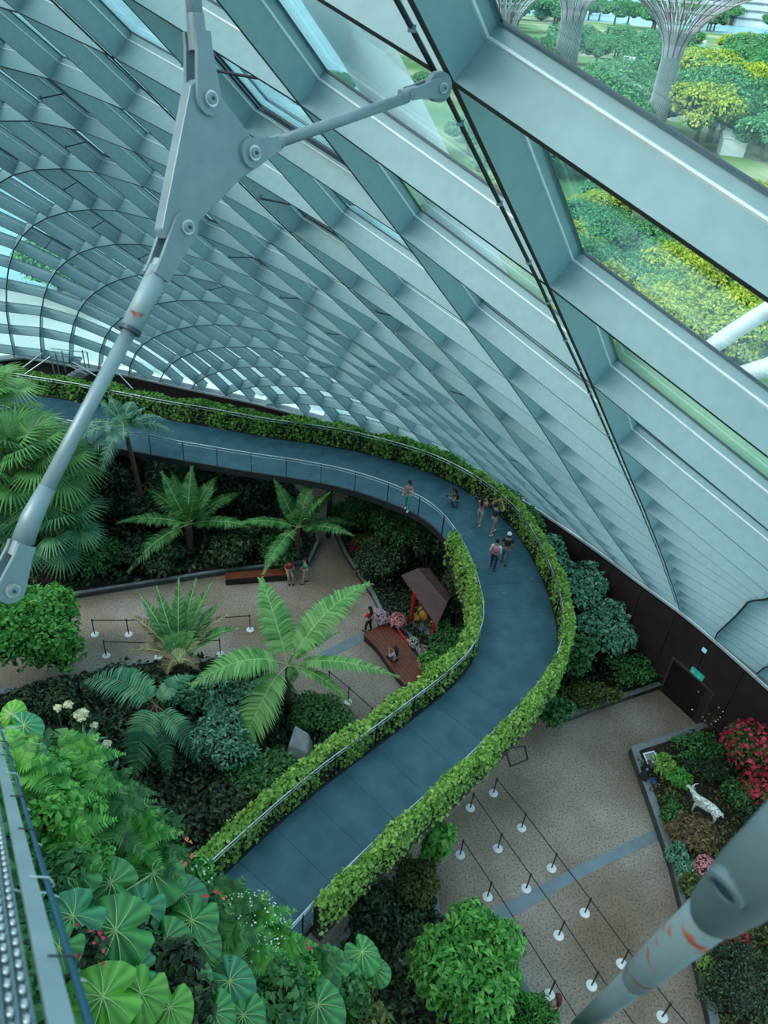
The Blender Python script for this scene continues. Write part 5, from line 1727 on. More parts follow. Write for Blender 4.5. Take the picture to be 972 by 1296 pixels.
heart_plant('giant leaf plant at the bottom middle below the flowering ferns', [
    (290, 1242, 54, -60, 1, .2), (352, 1275, 66, -120, 1, .25), (402, 1272, 58, -70, 0, .2), (340, 1238, 46, 30, 0, .05), (308, 1285, 48, -90, 0, .1), (270, 1282, 50, -90, 0, .15), (375, 1240, 44, -30, 0, .0), (248, 1240, 40, -100, 0, .0)])
heart_plant('broad-leaved plant hanging at the shaded end of the walkway', [
    (418, 1218, 38, -40, 0, .3), (458, 1205, 40, -70, 0, .4), (436, 1240, 34, 60, 0, .2), (475, 1228, 30, -50, 0, .2), (448, 1268, 32, -80, 1, .1)])
heart_plant('long-leaved pale plant at the top of the planting near the left edge', [
    (30, 918, 36, -20, 1, .3), (8, 940, 40, 200, 2, .3), (40, 955, 34, -90, 1, .2), (62, 975, 30, -40, 1, .2), (75, 960, 26, 20, 2, .2), (15, 905, 30, 90, 2, .1)])


def fern(label, px, py, n, w, mat, lift=.1, seed=0, group=None, arch=.9, lw=.035, name='fern', wd=.22):
    """a rosette of arching fronds on the cliff"""
    rg = random.Random(seed)
    p = rd(px, py, cliff_d(px, py) + .25 - lift)
    root = thing(name, label, 'fern', p, 0, group)
    dist = (p - CAM).length
    ln = w / F * dist / 2 * 1.15
    ms = []
    for q in range(3):
        el = (.9, .55, .25)[q]
        pp = [Vector((ln * t * math.cos(el), .06 * ln * t * t, ln * t * math.sin(el) - ln * arch * t * t * .5)) for t in (0, .25, .5, .75, 1)]
        ms.append(frond_mesh('frond', pp, ln * wd * 1.35, 18, mat, mat, tilt=.35, lw=lw * ln * 1.6, vfold=.05, drop=.08, stem_r=.006, seed=seed * 3 + q, base_gap=.1))
    for k in range(n):
        o_ = link('frond', ms[k % 3], root)
        o_.rotation_euler = (rg.uniform(-.15, .15), rg.uniform(-.2, .2), k * 2.399 + rg.uniform(-.2, .2))
    return root


ferns = [
    (50, 1010, 11, 90, 'bright', 'lush bright fern against the top of the wire railing'),
    (95, 1000, 10, 84, 'bright', 'bright fern right of the topmost railing fern'),
    (125, 1040, 11, 90, 'mid', 'mid-green fern in the middle of the left planting'),
    (70, 1060, 11, 90, 'bright', 'bright fern above the giant leaves beside the railing'),
    (165, 1060, 10, 80, 'bright', 'light fern left of the dark hollow'),
    (190, 1085, 9, 64, 'mid', 'small fern over the dark hollow above the giant leaves'),
    (100, 962, 9, 70, 'bright', 'feathery fern below the cream flowers'),
    (285, 1150, 10, 74, 'mid', 'pale-green fern at the near end of the walkway deck'),
    (315, 1170, 11, 78, 'bright', 'lacy fern overlapping the near end of the deck'),
    (275, 1195, 11, 80, 'mid', 'fern below the red blossoms'),
    (345, 1200, 10, 70, 'bright', 'lacy fern at the right corner of the deck end'),
    (310, 1212, 10, 70, 'bright', 'low fern above the bottom middle giant leaves'),
    (140, 1005, 9, 70, 'mid', 'fern above the dark hollow at the planting edge'),
    (20, 975, 9, 80, 'bright', 'yellow-green fern at the left frame edge'),
    (395, 1225, 9, 60, 'mid', 'small fern right of the lacy deck-end ferns'),
]
for k, (x, y, n, w, mat, lb) in enumerate(ferns):
    fern(lb, x, y, n, w * 1.25, L[mat], lift=.42, seed=k + 1)
# umbrella sedge heads beside the cream flowers
for k, (x, y, lb) in enumerate(((118, 968, 'star-shaped sedge head below the cream flowers'), (138, 985, 'star-shaped sedge head over the dark bed edge'), (108, 940, 'star-shaped sedge head left of the cream flowers'), (152, 1012, 'lowest star-shaped sedge head at the planting edge'))):
    fern(lb, x, y, 14, 44, L['palm_deep'], seed=k + 31, arch=.6, name='sedge', wd=.10)


def cliff_bush(label, px, py, rpx, mat, n, szpx, cat='plant', name='groundcover', lift=.1, aspect=.5, bits=None, group=None, core=True):
    d_ = cliff_d(px, py) - lift
    p = rd(px, py, d_)
    r = rpx / F * d_
    root = thing(name, label, cat, p, 0, group)
    rg = random.Random(int(px * 3 + py))
    blobs = [((rg.uniform(-.5, .5) * r, rg.uniform(-.5, .5) * r, rg.uniform(-.35, .2) * r), (r * .62, r * .62, r * .5)) for _ in range(5)]
    link('foliage', foliage_mesh('foliage', blobs, n, szpx / F * d_, mat, aspect, core), root)['kind'] = 'stuff'
    if bits:
        bm, bn, bs = bits
        bn = int(bn * 2.2)
        Pq, dq = blob_points(bn, (r * 1.05, r * 1.05, r * .9), .85, .1)
        Pq = Pq + np.array(tuple(-ray(px, py))) * r * .75
        Vq, Fq = leaves(Pq, dq + [0, -.3, .6], bs * .62 / F * d_ * (0.7 + .6 * RNG.random(bn)), .9, .15)
        link('blossom', fast_mesh('blossom', Vq, Fq, [bm]), root)['kind'] = 'stuff'
    return root


gc = [
    (40, 1040, 46, 'bright', 900, 13, None, 'bright mixed groundcover along the upper railing'),
    (20, 965, 40, 'hedge', 700, 14, None, 'yellow-green groundcover at the left frame edge'),
    (90, 1035, 46, 'bright', 900, 11, None, 'fine bright groundcover in the middle of the left planting'),
    (140, 1075, 40, 'mid', 900, 10, None, 'fine mid-green groundcover above the giant leaves'),
    (60, 1100, 40, 'mid', 700, 12, None, 'groundcover between railing and giant leaves'),
    (180, 1060, 34, 'mid', 700, 12, (L['orange'], 5, 7), 'groundcover with tiny orange dots by the dark hollow'),
    (215, 1085, 30, 'mid', 600, 13, (L['orange'], 9, 9), 'coral-flowered plant over the dark hollow'),
    (245, 1110, 24, 'bright', 450, 9, (L['white'], 12, 5), 'green plant with small white flowers left of the deck end'),
    (262, 1160, 28, 'mid', 600, 9, (L['orange'], 10, 9), 'plant with scarlet blossoms at the corner of the deck end'),
    (310, 1180, 46, 'mid', 1300, 6, (L['white'], 90, 3.5), 'fine white-flecked groundcover in front of the deck end'),
    (350, 1200, 40, 'bright', 1200, 6, (L['red'], 5, 6), 'fine bright groundcover with a red dot right of the deck end'),
    (370, 1230, 34, 'bright', 800, 8, None, 'bright groundcover below the right corner of the deck'),
    (430, 1245, 36, 'mid', 900, 9, None, 'green groundcover spilling over the shaded edge'),
    (455, 1280, 40, 'olive', 1000, 8, None, 'small-leaved olive groundcover at the bottom edge'),
    (95, 1215, 34, 'dark', 500, 12, (L['red'], 6, 9), 'dark groundcover with magenta blossoms by the railing'),
    (170, 1205, 50, 'dark', 800, 14, None, 'dark undergrowth between the giant leaves'),
    (230, 1250, 50, 'dark', 800, 14, None, 'dark undergrowth below the giant leaves'),
    (330, 1275, 50, 'mid', 800, 12, None, 'undergrowth at the bottom middle'),
    (60, 975, 34, 'bright', 700, 10, None, 'bright groundcover below the long pale leaves'),
    (110, 1075, 40, 'bright', 800, 10, None, 'bright groundcover directly above the left giant leaf'),
]
for (x, y, r, mat, n, sz, bits, lb) in gc:
    cliff_bush(lb, x, y, r * .92, L[mat], n, sz, bits=bits, lift=-.05)
# cream flower heads on stalks
for k, (x, y, s_, lb) in enumerate(((86, 892, 10, 'largest cream flower head at the top of the planting'), (103, 905, 17, 'lumpy yellow-green flower head in the middle of the cream group'), (73, 896, 9, 'cream flower head at the left of the group'), (119, 918, 8, 'cream flower head right of the lumpy one'),
                                    (135, 942, 10, 'cream flower head leaning over the dark bed'), (120, 935, 8, 'small cream flower head below the lumpy one'), (138, 978, 7, 'lowest cream flower head'))):
    d_ = cliff_d(x, y) - .3
    p = rd(x, y, d_)
    o_ = thing('flowering_plant', lb, 'flower', p, 0, None)
    r = s_ / 2 / F * d_
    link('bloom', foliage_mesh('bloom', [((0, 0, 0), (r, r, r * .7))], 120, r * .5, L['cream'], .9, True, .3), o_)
    e = rd(x + 6, y + 30, d_ + .8) - p
    MB().tube([(0, 0, -r * .5), e * .5, e], .008, L['mid'], 5).build('stalk', o_)
# overhanging drooping plants on the edge of the dark hollow
cliff_bush('broad-leaved plant on a stalk over the dark hollow', 205, 1040, 24, L['mid'], 60, 22, name='overhanging_plant', lift=.2, core=False)

# ------------------------------------------------------------------ people
SK = [plain('skin_a', (.50, .29, .20), (.44, .25, .17), 8, .5), plain('skin_b', (.36, .20, .13), (.32, .17, .11), 8, .5)]
CL = {k: plain('cloth_' + k, c, None, 12, .8) for k, c in dict(teal=(.07, .36, .40), black=(.015, .016, .022), white=(.72, .74, .76), pink=(.62, .20, .24), navy=(.02, .035, .07), denim=(.10, .20, .32), lightdenim=(.32, .46, .56),
      grey=(.25, .26, .28), red=(.50, .03, .04), tan=(.36, .26, .2), green=(.05, .35, .18), lilac=(.5, .42, .52), hair=(.015, .010, .010), brownhair=(.10, .03, .02), mint=(.25, .55, .5)).items()}


def skin_mesh(name, joints, edges, mat, sub=1, root=0):
    """one continuous surface grown over a skeleton: joints (x, y, z, r)"""
    me = bpy.data.meshes.new(name + '_bones')
    me.from_pydata([j[:3] for j in joints], edges, [])
    ob = bpy.data.objects.new(name + '_bones', me)
    COL.objects.link(ob)
    md = ob.modifiers.new('skin', 'SKIN')
    if not me.skin_vertices:
        bpy.context.view_layer.update()
    for v, j in zip(me.skin_vertices[0].data, joints):
        rr = j[3] if isinstance(j[3], (tuple, list)) else (j[3], j[3])
        v.radius = rr
    me.skin_vertices[0].data[root].use_root = True
    md.use_smooth_shade = True
    sb = ob.modifiers.new('sub', 'SUBSURF'); sb.levels = sub; sb.render_levels = sub
    dg = bpy.context.evaluated_depsgraph_get()
    res = bpy.data.meshes.new_from_object(ob.evaluated_get(dg))
    res.name = name
    res.materials.clear(); res.materials.append(mat)
    bpy.data.objects.remove(ob); bpy.data.meshes.remove(me)
    return res


def person(label, px, py, face, pose='stand', skin=0, top='white', bottom='denim', hair='hair', sleeve=.5, legs=1.0, h=1.66, z0=ZD, cap=None, bag=None, pts=None, longhair=True, female=True, at=None, arm=None, shoes='black', step=.12, turn=0.0):
    """face: heading in degrees (0 = +X). Local frame: +X forward, +Y left."""
    p = at if at is not None else gp(px, py, z0)
    root = thing('person', label, 'person', p, math.radians(face))
    s_ = h / 1.66
    sh = .17 if female else .195     # half shoulder width
    hip = .095
    if pose == 'stand':
        pel = (0, 0, .88)
        che = (0.01, 0, 1.22); nk = (0.0, 0, 1.40); hd = (0.02, 0, 1.53)
        kn = [(.03 + step * .5, hip, .47), (.02 - step * .4, -hip, .47)]
        an = [(step, hip, .08), (-step, -hip, .08)]
    elif pose == 'sit':
        pel = (0, 0, .10 + .45); che = (.03, 0, .88); nk = (.03, 0, 1.06); hd = (.07, 0, 1.19)
        kn = [(.42, hip + .02, .50), (.42, -hip - .02, .50)]
        an = [(.44, hip, .08), (.40, -hip, .08)]
    elif pose == 'squat':
        pel = (-.10, 0, .27); che = (.06, 0, .56); nk = (.14, 0, .72); hd = (.20, 0, .84)
        kn = [(.32, .17, .46), (.30, -.16, .36)]
        an = [(.08, .15, .08), (.02, -.15, .08)]
    shl = [(nk[0] - .0, sh, nk[2] - .07), (nk[0], -sh, nk[2] - .07)]
    arm = arm or 'down'
    if arm == 'down':
        el_ = [(shl[0][0] - .03, sh + .06, shl[0][2] - .27), (shl[1][0] - .03, -sh - .06, shl[1][2] - .27)]
        ha = [(el_[0][0] + .08, sh + .07, el_[0][2] - .24), (el_[1][0] + .08, -sh - .07, el_[1][2] - .24)]
    elif arm == 'up':
        el_ = [(shl[0][0] + .12, sh + .16, shl[0][2] + .16), (shl[1][0] + .12, -sh - .16, shl[1][2] + .16)]
        ha = [(el_[0][0] + .08, .09, el_[0][2] + .22), (el_[1][0] + .08, -.09, el_[1][2] + .22)]
    elif arm == 'front':
        el_ = [(shl[0][0] + .10, sh + .06, shl[0][2] - .22), (shl[1][0] + .10, -sh - .06, shl[1][2] - .22)]
        ha = [(el_[0][0] + .22, .07, el_[0][2] + .13), (el_[1][0] + .22, -.07, el_[1][2] + .13)]
    elif arm == 'akimbo':
        el_ = [(shl[0][0] - .08, sh + .16, shl[0][2] - .24), (shl[1][0] - .02, -sh - .07, shl[1][2] - .26)]
        ha = [(el_[0][0] + .16, sh - .02, el_[0][2] - .10), (el_[1][0] + .14, -sh - .05, el_[1][2] - .2)]
    elif arm == 'out':
        el_ = [(shl[0][0] + .12, sh + .07, shl[0][2] - .22), (shl[1][0] + .05, -sh - .07, shl[1][2] - .26)]
        ha = [(el_[0][0] + .20, sh + .05, el_[0][2] + .02), (el_[1][0] + .20, -sh - .02, el_[1][2] - .05)]
    J = [(*pel, (.115, .10)), (*[(pel[i] + che[i]) / 2 for i in range(3)], (.105, .085)), (*che, (.13, .10)), (nk[0], 0, nk[2] - .02, .052), (hd[0] - .01, 0, hd[2] - .07, .062), (hd[0], 0, hd[2] + .03, .092), (hd[0] - .005, 0, hd[2] + .10, .07),
         (pel[0], hip, pel[2] - .06, .088), (*kn[0], .056), (an[0][0], an[0][1], an[0][2], .038), (an[0][0] + .13, an[0][1] + .01, .035, .030),
         (pel[0], -hip, pel[2] - .06, .088), (*kn[1], .056), (an[1][0], an[1][1], an[1][2], .038), (an[1][0] + .13, an[1][1] - .01, .035, .030),
         (*shl[0], .052), (*el_[0], .036), (*ha[0], .025), (*shl[1], .052), (*el_[1], .036), (*ha[1], .025)]
    E = [(0, 1), (1, 2), (2, 3), (3, 4), (4, 5), (5, 6), (0, 7), (7, 8), (8, 9), (9, 10), (0, 11), (11, 12), (12, 13), (13, 14), (2, 15), (15, 16), (16, 17), (2, 18), (18, 19), (19, 20)]
    # hands: palm and five fingers
    for side, (e_, w_) in enumerate(((el_[0], ha[0]), (el_[1], ha[1]))):
        wi = 17 if side == 0 else 20
        d_ = (Vector(w_) - Vector(e_)).normalized()
        sd = d_.cross(Vector((1, 0, .2))).normalized()
        pn = d_.cross(sd)
        k0 = len(J)
        J.append((*(Vector(w_) + d_ * .055), (.032, .02))); E.append((wi, k0))
        for q, (o_, ln) in enumerate(((-.026, .060), (-.009, .072), (.009, .068), (.026, .052))):
            a_ = Vector(w_) + d_ * .10 + sd * o_
            b_ = a_ + d_ * ln * .6 + pn * .012
            J.append((*a_, .009)); J.append((*b_, .0075)); E += [(k0, len(J) - 2), (len(J) - 2, len(J) - 1)]
        a_ = Vector(w_) + d_ * .045 + sd * -.038
        J.append((*a_, .010)); J.append((*(a_ + d_ * .03 - sd * .022), .008)); E += [(k0, len(J) - 2), (len(J) - 2, len(J) - 1)]
    SKm = SK[skin]
    def S(m_):
        o_ = link(m_.name.split('.')[0], m_, root); o_.scale = (s_, s_, s_); return o_
    S(skin_mesh('body', J, E, SKm))
    # face: eyes, nose, mouth, ears
    fx = hd[0] + .083
    mb = MB()
    for sy in (-1, 1):
        mb.ell((fx - .004, sy * .032, hd[2] + .035), (.010, .013, .008), CL['black'], 8, 5)
        mb.ell((hd[0], sy * .094, hd[2] + .02), (.02, .012, .03), SKm, 8, 5)
    mb.ell((fx + .012, 0, hd[2] + .01), (.018, .012, .022), SKm, 8, 5)
    mb.ell((fx + .0, 0, hd[2] - .028), (.008, .022, .006), CL['pink'], 8, 4)
    o_ = mb.build('face', root); o_.scale = (s_,) * 3
    # hair
    mb = MB()
    if cap is None:
        mb.ell((hd[0] - .022, 0, hd[2] + .06), (.098, .098, .105), CL[hair], 14, 9)
        if longhair:
            mb.tube([(hd[0] - .06, 0, hd[2] + .06), (hd[0] - .10, 0, hd[2] - .06), (nk[0] - .10, 0, nk[2] - .12), (nk[0] - .10, 0, nk[2] - .26)], [.08, .085, .075, .035], CL[hair], 10)
        o_ = mb.build('hair', root, smooth=True); o_.scale = (s_,) * 3
    else:
        mb.ell((hd[0] - .025, 0, hd[2] + .02), (.09, .094, .10), CL[hair], 14, 9)
        o_ = mb.build('hair', root, smooth=True); o_.scale = (s_,) * 3
        mb = MB().ell((hd[0] - .01, 0, hd[2] + .075), (.105, .10, .07), CL[cap], 14, 8)
        mb.lathe((hd[0] + .09, 0, hd[2] + .065), [(.07, 0), (.07, .012)], CL[cap], 14)
        o_ = mb.build('cap', root, smooth=True); o_.scale = (s_,) * 3
    # top
    TJ = [(*[pel[i] * .75 + che[i] * .25 for i in range(3)], (.135, .115)), (*[(pel[i] + che[i]) / 2 for i in range(3)], (.125, .105)), (*che, (.148, .118)), (nk[0], 0, nk[2] - .05, (.085, .075))]
    TE = [(0, 1), (1, 2), (2, 3)]
    for a_, b_, c_ in ((shl[0], el_[0], ha[0]), (shl[1], el_[1], ha[1])):
        k0 = len(TJ)
        TJ.append((*a_, .068)); TE.append((2, k0))
        if sleeve <= .5:
            q = Vector(a_).lerp(Vector(b_), sleeve * 2)
            TJ.append((*q, .055)); TE.append((k0, k0 + 1))
        else:
            TJ.append((*b_, .053)); TE.append((k0, k0 + 1))
            q = Vector(b_).lerp(Vector(c_), (sleeve - .5) * 2 * .9)
            TJ.append((*q, .042)); TE.append((k0 + 1, k0 + 2))
    S(skin_mesh('shirt', TJ, TE, CL[top]))
    BJ = [(pel[0], 0, pel[2] + .06, (.128, .112)), (*pel, (.135, .118))]
    BE = [(0, 1)]
    for hp_, k_, a_ in (((pel[0], hip, pel[2] - .06), kn[0], an[0]), ((pel[0], -hip, pel[2] - .06), kn[1], an[1])):
        k0 = len(BJ)
        BJ.append((*hp_, .105)); BE.append((1, k0))
        if legs <= .5:
            q = Vector(hp_).lerp(Vector(k_), legs * 2); BJ.append((*q, .085)); BE.append((k0, k0 + 1))
        else:
            BJ.append((*k_, .068)); BE.append((k0, k0 + 1))
            q = Vector(k_).lerp(Vector(a_), (legs - .5) * 2 * .93); BJ.append((*q, .055)); BE.append((k0 + 1, k0 + 2))
    S(skin_mesh('trousers' if legs > .5 else 'shorts', BJ, BE, CL[bottom]))
    for a_, nm in zip(an, ('shoe', 'shoe')):
        mb = MB().ell((a_[0] + .06, a_[1], a_[2] - .035), (.135, .05, .045), CL[shoes], 12, 7)
        o_ = mb.build(nm, root, smooth=True); o_.scale = (s_,) * 3
    if bag == 'backpack':
        mb = MB().ell((che[0] - .19, 0, che[2] + .0), (.085, .13, .18), CL['pink'], 12, 8)
        for sy in (-1, 1):
            mb.tube([(che[0] - .12, sy * .09, che[2] + .14), (che[0] + .02, sy * .10, nk[2] - .01), (che[0] + .13, sy * .11, che[2] + .02), (che[0] - .1, sy * .10, che[2] - .14)], .016, CL['pink'], 6)
        o_ = mb.build('backpack', root, smooth=True); o_.scale = (s_,) * 3
    if bag == 'phone':
        c_ = (Vector(ha[0]) + Vector(ha[1])) / 2 + Vector((.04, 0, .08))
        ph = thing('phone', 'dark phone held overhead by the visitor with raised arms', 'phone', root.matrix_basis @ (c_ * s_), math.radians(face))
        MB().box((0, 0, 0), (.012, .15, .075), CL['black']).build('phone_body', ph)
        MB().box((-.008, 0, 0), (.004, .14, .065), CL['lightdenim']).build('screen', ph)
    if bag == 'camera':
        c_ = (Vector(ha[0]) + Vector(ha[1])) / 2 + Vector((.05, 0, .04))
        ph = thing('camera', 'small dark camera held by the crouching visitor', 'camera', root.matrix_basis @ (c_ * s_), math.radians(face))
        MB().box((0, 0, 0), (.05, .12, .08), CL['black']).build('camera_body', ph)
        MB().lathe((.025, 0, 0), [(.03, 0), (.032, .05), (.025, .055)], CL['black'], 12, (1, 0, 0)).build('lens', ph)
    return root


bpy.context.view_layer.update()
person('woman in teal trousers and pale top standing at the open railing', 515, 645, 250, skin=0, top='tan', bottom='teal', sleeve=.12, legs=1.0, arm='out', shoes='white', h=1.62)
person('crouching woman in dark top with white bag aiming a camera', 577, 639, 200, pose='squat', skin=0, top='black', bottom='denim', sleeve=.15, arm='front', bag='camera', h=1.66)
person('woman in pink top and pale shorts leaning at the outer hedge', 606, 664, 60, skin=0, top='pink', bottom='lightdenim', sleeve=.2, legs=.32, arm='front', shoes='white', h=1.6, step=.16)
person('man in dark shirt and shorts raising both arms with a phone', 622, 676, 40, skin=0, top='navy', bottom='grey', sleeve=.3, legs=.42, arm='up', bag='phone', shoes='white', h=1.72, longhair=False, female=False, step=.18)
person('woman in white shirt with a small pink backpack walking away', 623, 720, 75, skin=0, top='white', bottom='navy', sleeve=.8, legs=1.0, arm='down', bag='backpack', h=1.6, longhair=False, step=.14)
person('man in black shirt and white cap beside the backpack woman', 637, 714, 80, skin=1, top='black', bottom='denim', sleeve=.3, legs=.9, arm='down', cap='white', h=1.7, longhair=False, female=False)
person('person in black and red top at the upper end of the wide bench', 466, 800, 150, z0=0, skin=0, top='red', bottom='black', sleeve=.5, arm='front', h=1.6)
bq = gp(500, 836, .45)
person('person in lilac top sitting on the wide wooden bench', 500, 836, 140, at=Vector((bq.x, bq.y, 0)), pose='sit', skin=0, top='lilac', bottom='black', sleeve=.8, arm='front', h=1.6)
bq = gp(366, 724, .45)
person('person in red top sitting on the right end of the long bench', 366, 724, 290, at=Vector((bq.x, bq.y, 0)), pose='sit', skin=0, top='red', bottom='tan', sleeve=.3, arm='front', h=1.62)
person('person in green top standing beside the long bench', 386, 738, 200, z0=0, skin=0, top='green', bottom='tan', sleeve=.3, legs=.4, arm='akimbo', h=1.62)
person('long-haired woman in beige top walking at the bottom of the plaza', 694, 1290, 120, z0=0, skin=0, top='tan', bottom='black', sleeve=.3, arm='down', hair='brownhair', h=1.62)

# ------------------------------------------------------------------ white speckled animal sculpture on the right bed
g0 = gp(888, 1028, .5)
AN = plain('speckled_white', (.78, .84, .80), (.70, .77, .74), 6, .5)
mt, nt, b = new_mat('speckled_paint')
tc = nt.nodes.new('ShaderNodeTexCoord'); nz = nt.nodes.new('ShaderNodeTexNoise'); nz.inputs['Scale'].default_value = 7; nz.inputs['Detail'].default_value = 5
nt.links.new(tc.outputs['Object'], nz.inputs['Vector'])
r = ramp_node(nt, [(.44, (.74, .82, .78)), (.50, (.10, .16, .15)), (.56, (.74, .82, .78))])
nt.links.new(nz.outputs['Fac'], r.inputs[0]); nt.links.new(r.outputs[0], b.inputs['Base Color'])
d_ = gp(905, 1030, .5) - gp(870, 1008, .5)
goat = thing('animal_sculpture', 'white black-speckled standing goat sculpture in the brown planting', 'sculpture', (g0.x, g0.y, .35), math.atan2(-d_.y, -d_.x))
J = [(-.45, 0, .62, .17), (-.1, 0, .64, .19), (.25, 0, .66, .18), (.45, 0, .74, .13), (.60, 0, .92, .085), (.70, 0, 1.02, .08), (.86, 0, .96, .05),
     (-.45, .12, .45, .075), (-.50, .13, .25, .04), (-.46, .13, .03, .035), (-.45, -.12, .45, .075), (-.50, -.13, .25, .04), (-.46, -.13, .03, .035),
     (.30, .11, .42, .065), (.31, .12, .24, .038), (.30, .12, .03, .033), (.30, -.11, .42, .065), (.31, -.12, .24, .038), (.30, -.12, .03, .033), (-.62, 0, .66, .05), (-.70, 0, .5, .025)]
E = [(0, 1), (1, 2), (2, 3), (3, 4), (4, 5), (5, 6), (0, 7), (7, 8), (8, 9), (0, 10), (10, 11), (11, 12), (2, 13), (13, 14), (14, 15), (2, 16), (16, 17), (17, 18), (0, 19), (19, 20)]
link('body', skin_mesh('body', J, E, mt, 2, 1), goat)
mb = MB()
for sy in (-1, 1):
    mb.tube([(.66, sy * .05, 1.06), (.62, sy * .10, 1.18), (.52, sy * .14, 1.27)], [.02, .016, .006], AN, 6)
mb.build('horn', goat)
mb = MB()
for sy in (-1, 1):
    mb.ell((.64, sy * .13, 1.02), (.03, .08, .03), AN, 8, 5)
mb.build('ear', goat)

# ------------------------------------------------------------------ bracing in front of the dome: plate, rods, clevises, pins
cj = node(0, 0)                       # joint on the dome
pA, pB, pC = rd(257, 126, 3.05), rd(312, 194, 3.15), rd(228, 287, 2.95)
brace = thing('bracing', 'pale steel triangle plate with three pinned rods in front of the dome', 'bracing', pB)
O_ = -pB
nrm = (pA - pB).cross(pC - pB).normalized()
if nrm.dot(CAM - pB) < 0:
    nrm = -nrm
cc = (pA + pB + pC) / 3


def poly_plate(name, pts, th, mat, n_, root, o):
    V = [p + o + n_ * th / 2 for p in pts] + [p + o - n_ * th / 2 for p in pts]
    k = len(pts)
    Fc = [tuple(range(k)), tuple(range(2 * k - 1, k - 1, -1))] + [(i, k + i, k + (i + 1) % k, (i + 1) % k) for i in range(k)]
    q = link(name, mesh_from(name, V, Fc, [mat]), root)
    bv = q.modifiers.new('bevel', 'BEVEL'); bv.width = .004; bv.segments = 2
    return q


def on_plane(px, py, p0, n_):
    r_ = ray(px, py)
    return CAM + r_ * ((p0 - CAM).dot(n_) / r_.dot(n_))


outl = [on_plane(x, y, pB, nrm) for x, y in ((236, 108), (246, 100), (262, 108), (274, 122), (322, 186), (326, 200), (318, 214), (300, 226), (240, 288), (222, 304), (204, 302), (200, 290))]
poly_plate('plate', outl, .05, M['rod'], nrm, brace, O_)


def clevis(pin, far, w0, w1, ln, root, n_=nrm):
    """forked end: two cheek plates that narrow to a rod socket"""
    d_ = (far - pin); d_ = (d_ - n_ * d_.dot(n_)).normalized()
    s_ = n_.cross(d_)
    mb = MB()
    for sg_ in (-1, 1):
        pts = []
        for k in range(9):
            a = math.pi * (0.5 + k / 8)
            pts.append(pin + d_ * math.cos(a) * w0 + s_ * math.sin(a) * w0)
        pts += [pin + d_ * ln * .8 - s_ * w1, pin + d_ * ln - s_ * w1, pin + d_ * ln + s_ * w1, pin + d_ * ln * .8 + s_ * w1]
        V = [p + O_r + n_ * sg_ * .038 for p in pts] + [p + O_r + n_ * sg_ * .024 for p in pts]
        k = len(pts)
        mb.add(V, [tuple(range(k)), tuple(range(2 * k - 1, k - 1, -1))] + [(i, k + i, k + (i + 1) % k, (i + 1) % k) for i in range(k)], M['rod'])
    mb.tube([pin + d_ * ln * .72 + O_r, pin + d_ * ln * 1.25 + O_r], [w1 * 1.05, w1 * 1.0], M['rod'], 14)
    q = mb.build('clevis', root)
    pb = MB().lathe(pin + O_r - n_ * .05, [(w0 * .50, 0), (w0 * .50, .1)], M['stainless'], 18, n_)
    pb.lathe(pin + O_r + n_ * .05, [(w0 * .36, 0), (w0 * .36, .006)], M['rod'], 16, n_)
    pb.lathe(pin + O_r + n_ * .056, [(w0 * .12, 0), (w0 * .12, .004)], M['gasket'], 6, n_)
    pb.build('pin', root)
    return pin + d_ * ln


mt, nt, b = new_mat('rod_with_rust')
tc = nt.nodes.new('ShaderNodeTexCoord'); nz = nt.nodes.new('ShaderNodeTexNoise'); nz.inputs['Scale'].default_value = 22; nz.inputs['Detail'].default_value = 4
nt.links.new(tc.outputs['Object'], nz.inputs['Vector'])
r = ramp_node(nt, [(.60, (.24, .35, .39)), (.67, (.30, .09, .045)), (.78, (.16, .05, .03))])
nt.links.new(nz.outputs['Fac'], r.inputs[0]); nt.links.new(r.outputs[0], b.inputs['Base Color']); b.inputs['Roughness'].default_value = .45
M['rust'] = mt
mt, nt, b = new_mat('shaded_rusty_tube')
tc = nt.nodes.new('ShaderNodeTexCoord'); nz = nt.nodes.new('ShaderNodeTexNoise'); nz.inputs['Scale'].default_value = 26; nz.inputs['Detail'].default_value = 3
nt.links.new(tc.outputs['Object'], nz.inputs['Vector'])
r = ramp_node(nt, [(.57, (.13, .21, .24)), (.62, (.22, .075, .045)), (.72, (.14, .045, .03))])  # base tone darkened for the tube's shade, rust spots over it
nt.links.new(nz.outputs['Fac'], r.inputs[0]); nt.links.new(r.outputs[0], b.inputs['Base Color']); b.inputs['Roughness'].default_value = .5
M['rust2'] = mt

O_r = O_
upf = on_plane(238, -70, pB, nrm)
e = clevis(pA, upf, .052, .030, .20, brace)
MB().tube([e + O_, upf + O_], .0275, M['rod'], 16).build('rod', brace, smooth=True)
e = clevis(pB, cj, .052, .026, .14, brace)
lug = cj + (pB - cj).normalized() * .10
MB().tube([e + O_, lug + (pB - cj).normalized() * .22 + O_], .022, M['rod'], 16).build('rod', brace, smooth=True)
n_l = Vector(NN[4, 7])
sd = (pB - cj).normalized()
nl = sd.cross(Vector((0, 0, 1))).normalized()
if nl.dot(CAM - lug) < 0:
    nl = -nl
nl = (nl + (CAM - lug).normalized() * .6).normalized()
e2 = clevis(lug, pB, .042, .024, .16, brace, nl)
lg = MB().lathe(lug + O_ - nl * .02, [(.062, 0), (.062, .04)], M['rod'], 20, nl)
lg.build('lug', brace)
low = on_plane(8, 742, pB, nrm)
e = clevis(pC, low, .050, .032, .20, brace)
d_ = (low - e).normalized()
MB().tube([e + O_ - d_ * .03, e + d_ * .20 + O_], .036, M['rust'], 16).build('sleeve', brace, smooth=True)
MB().tube([e + d_ * .20 + O_, e + d_ * .215 + O_], .038, M['gasket'], 16).build('sleeve_ring', brace)
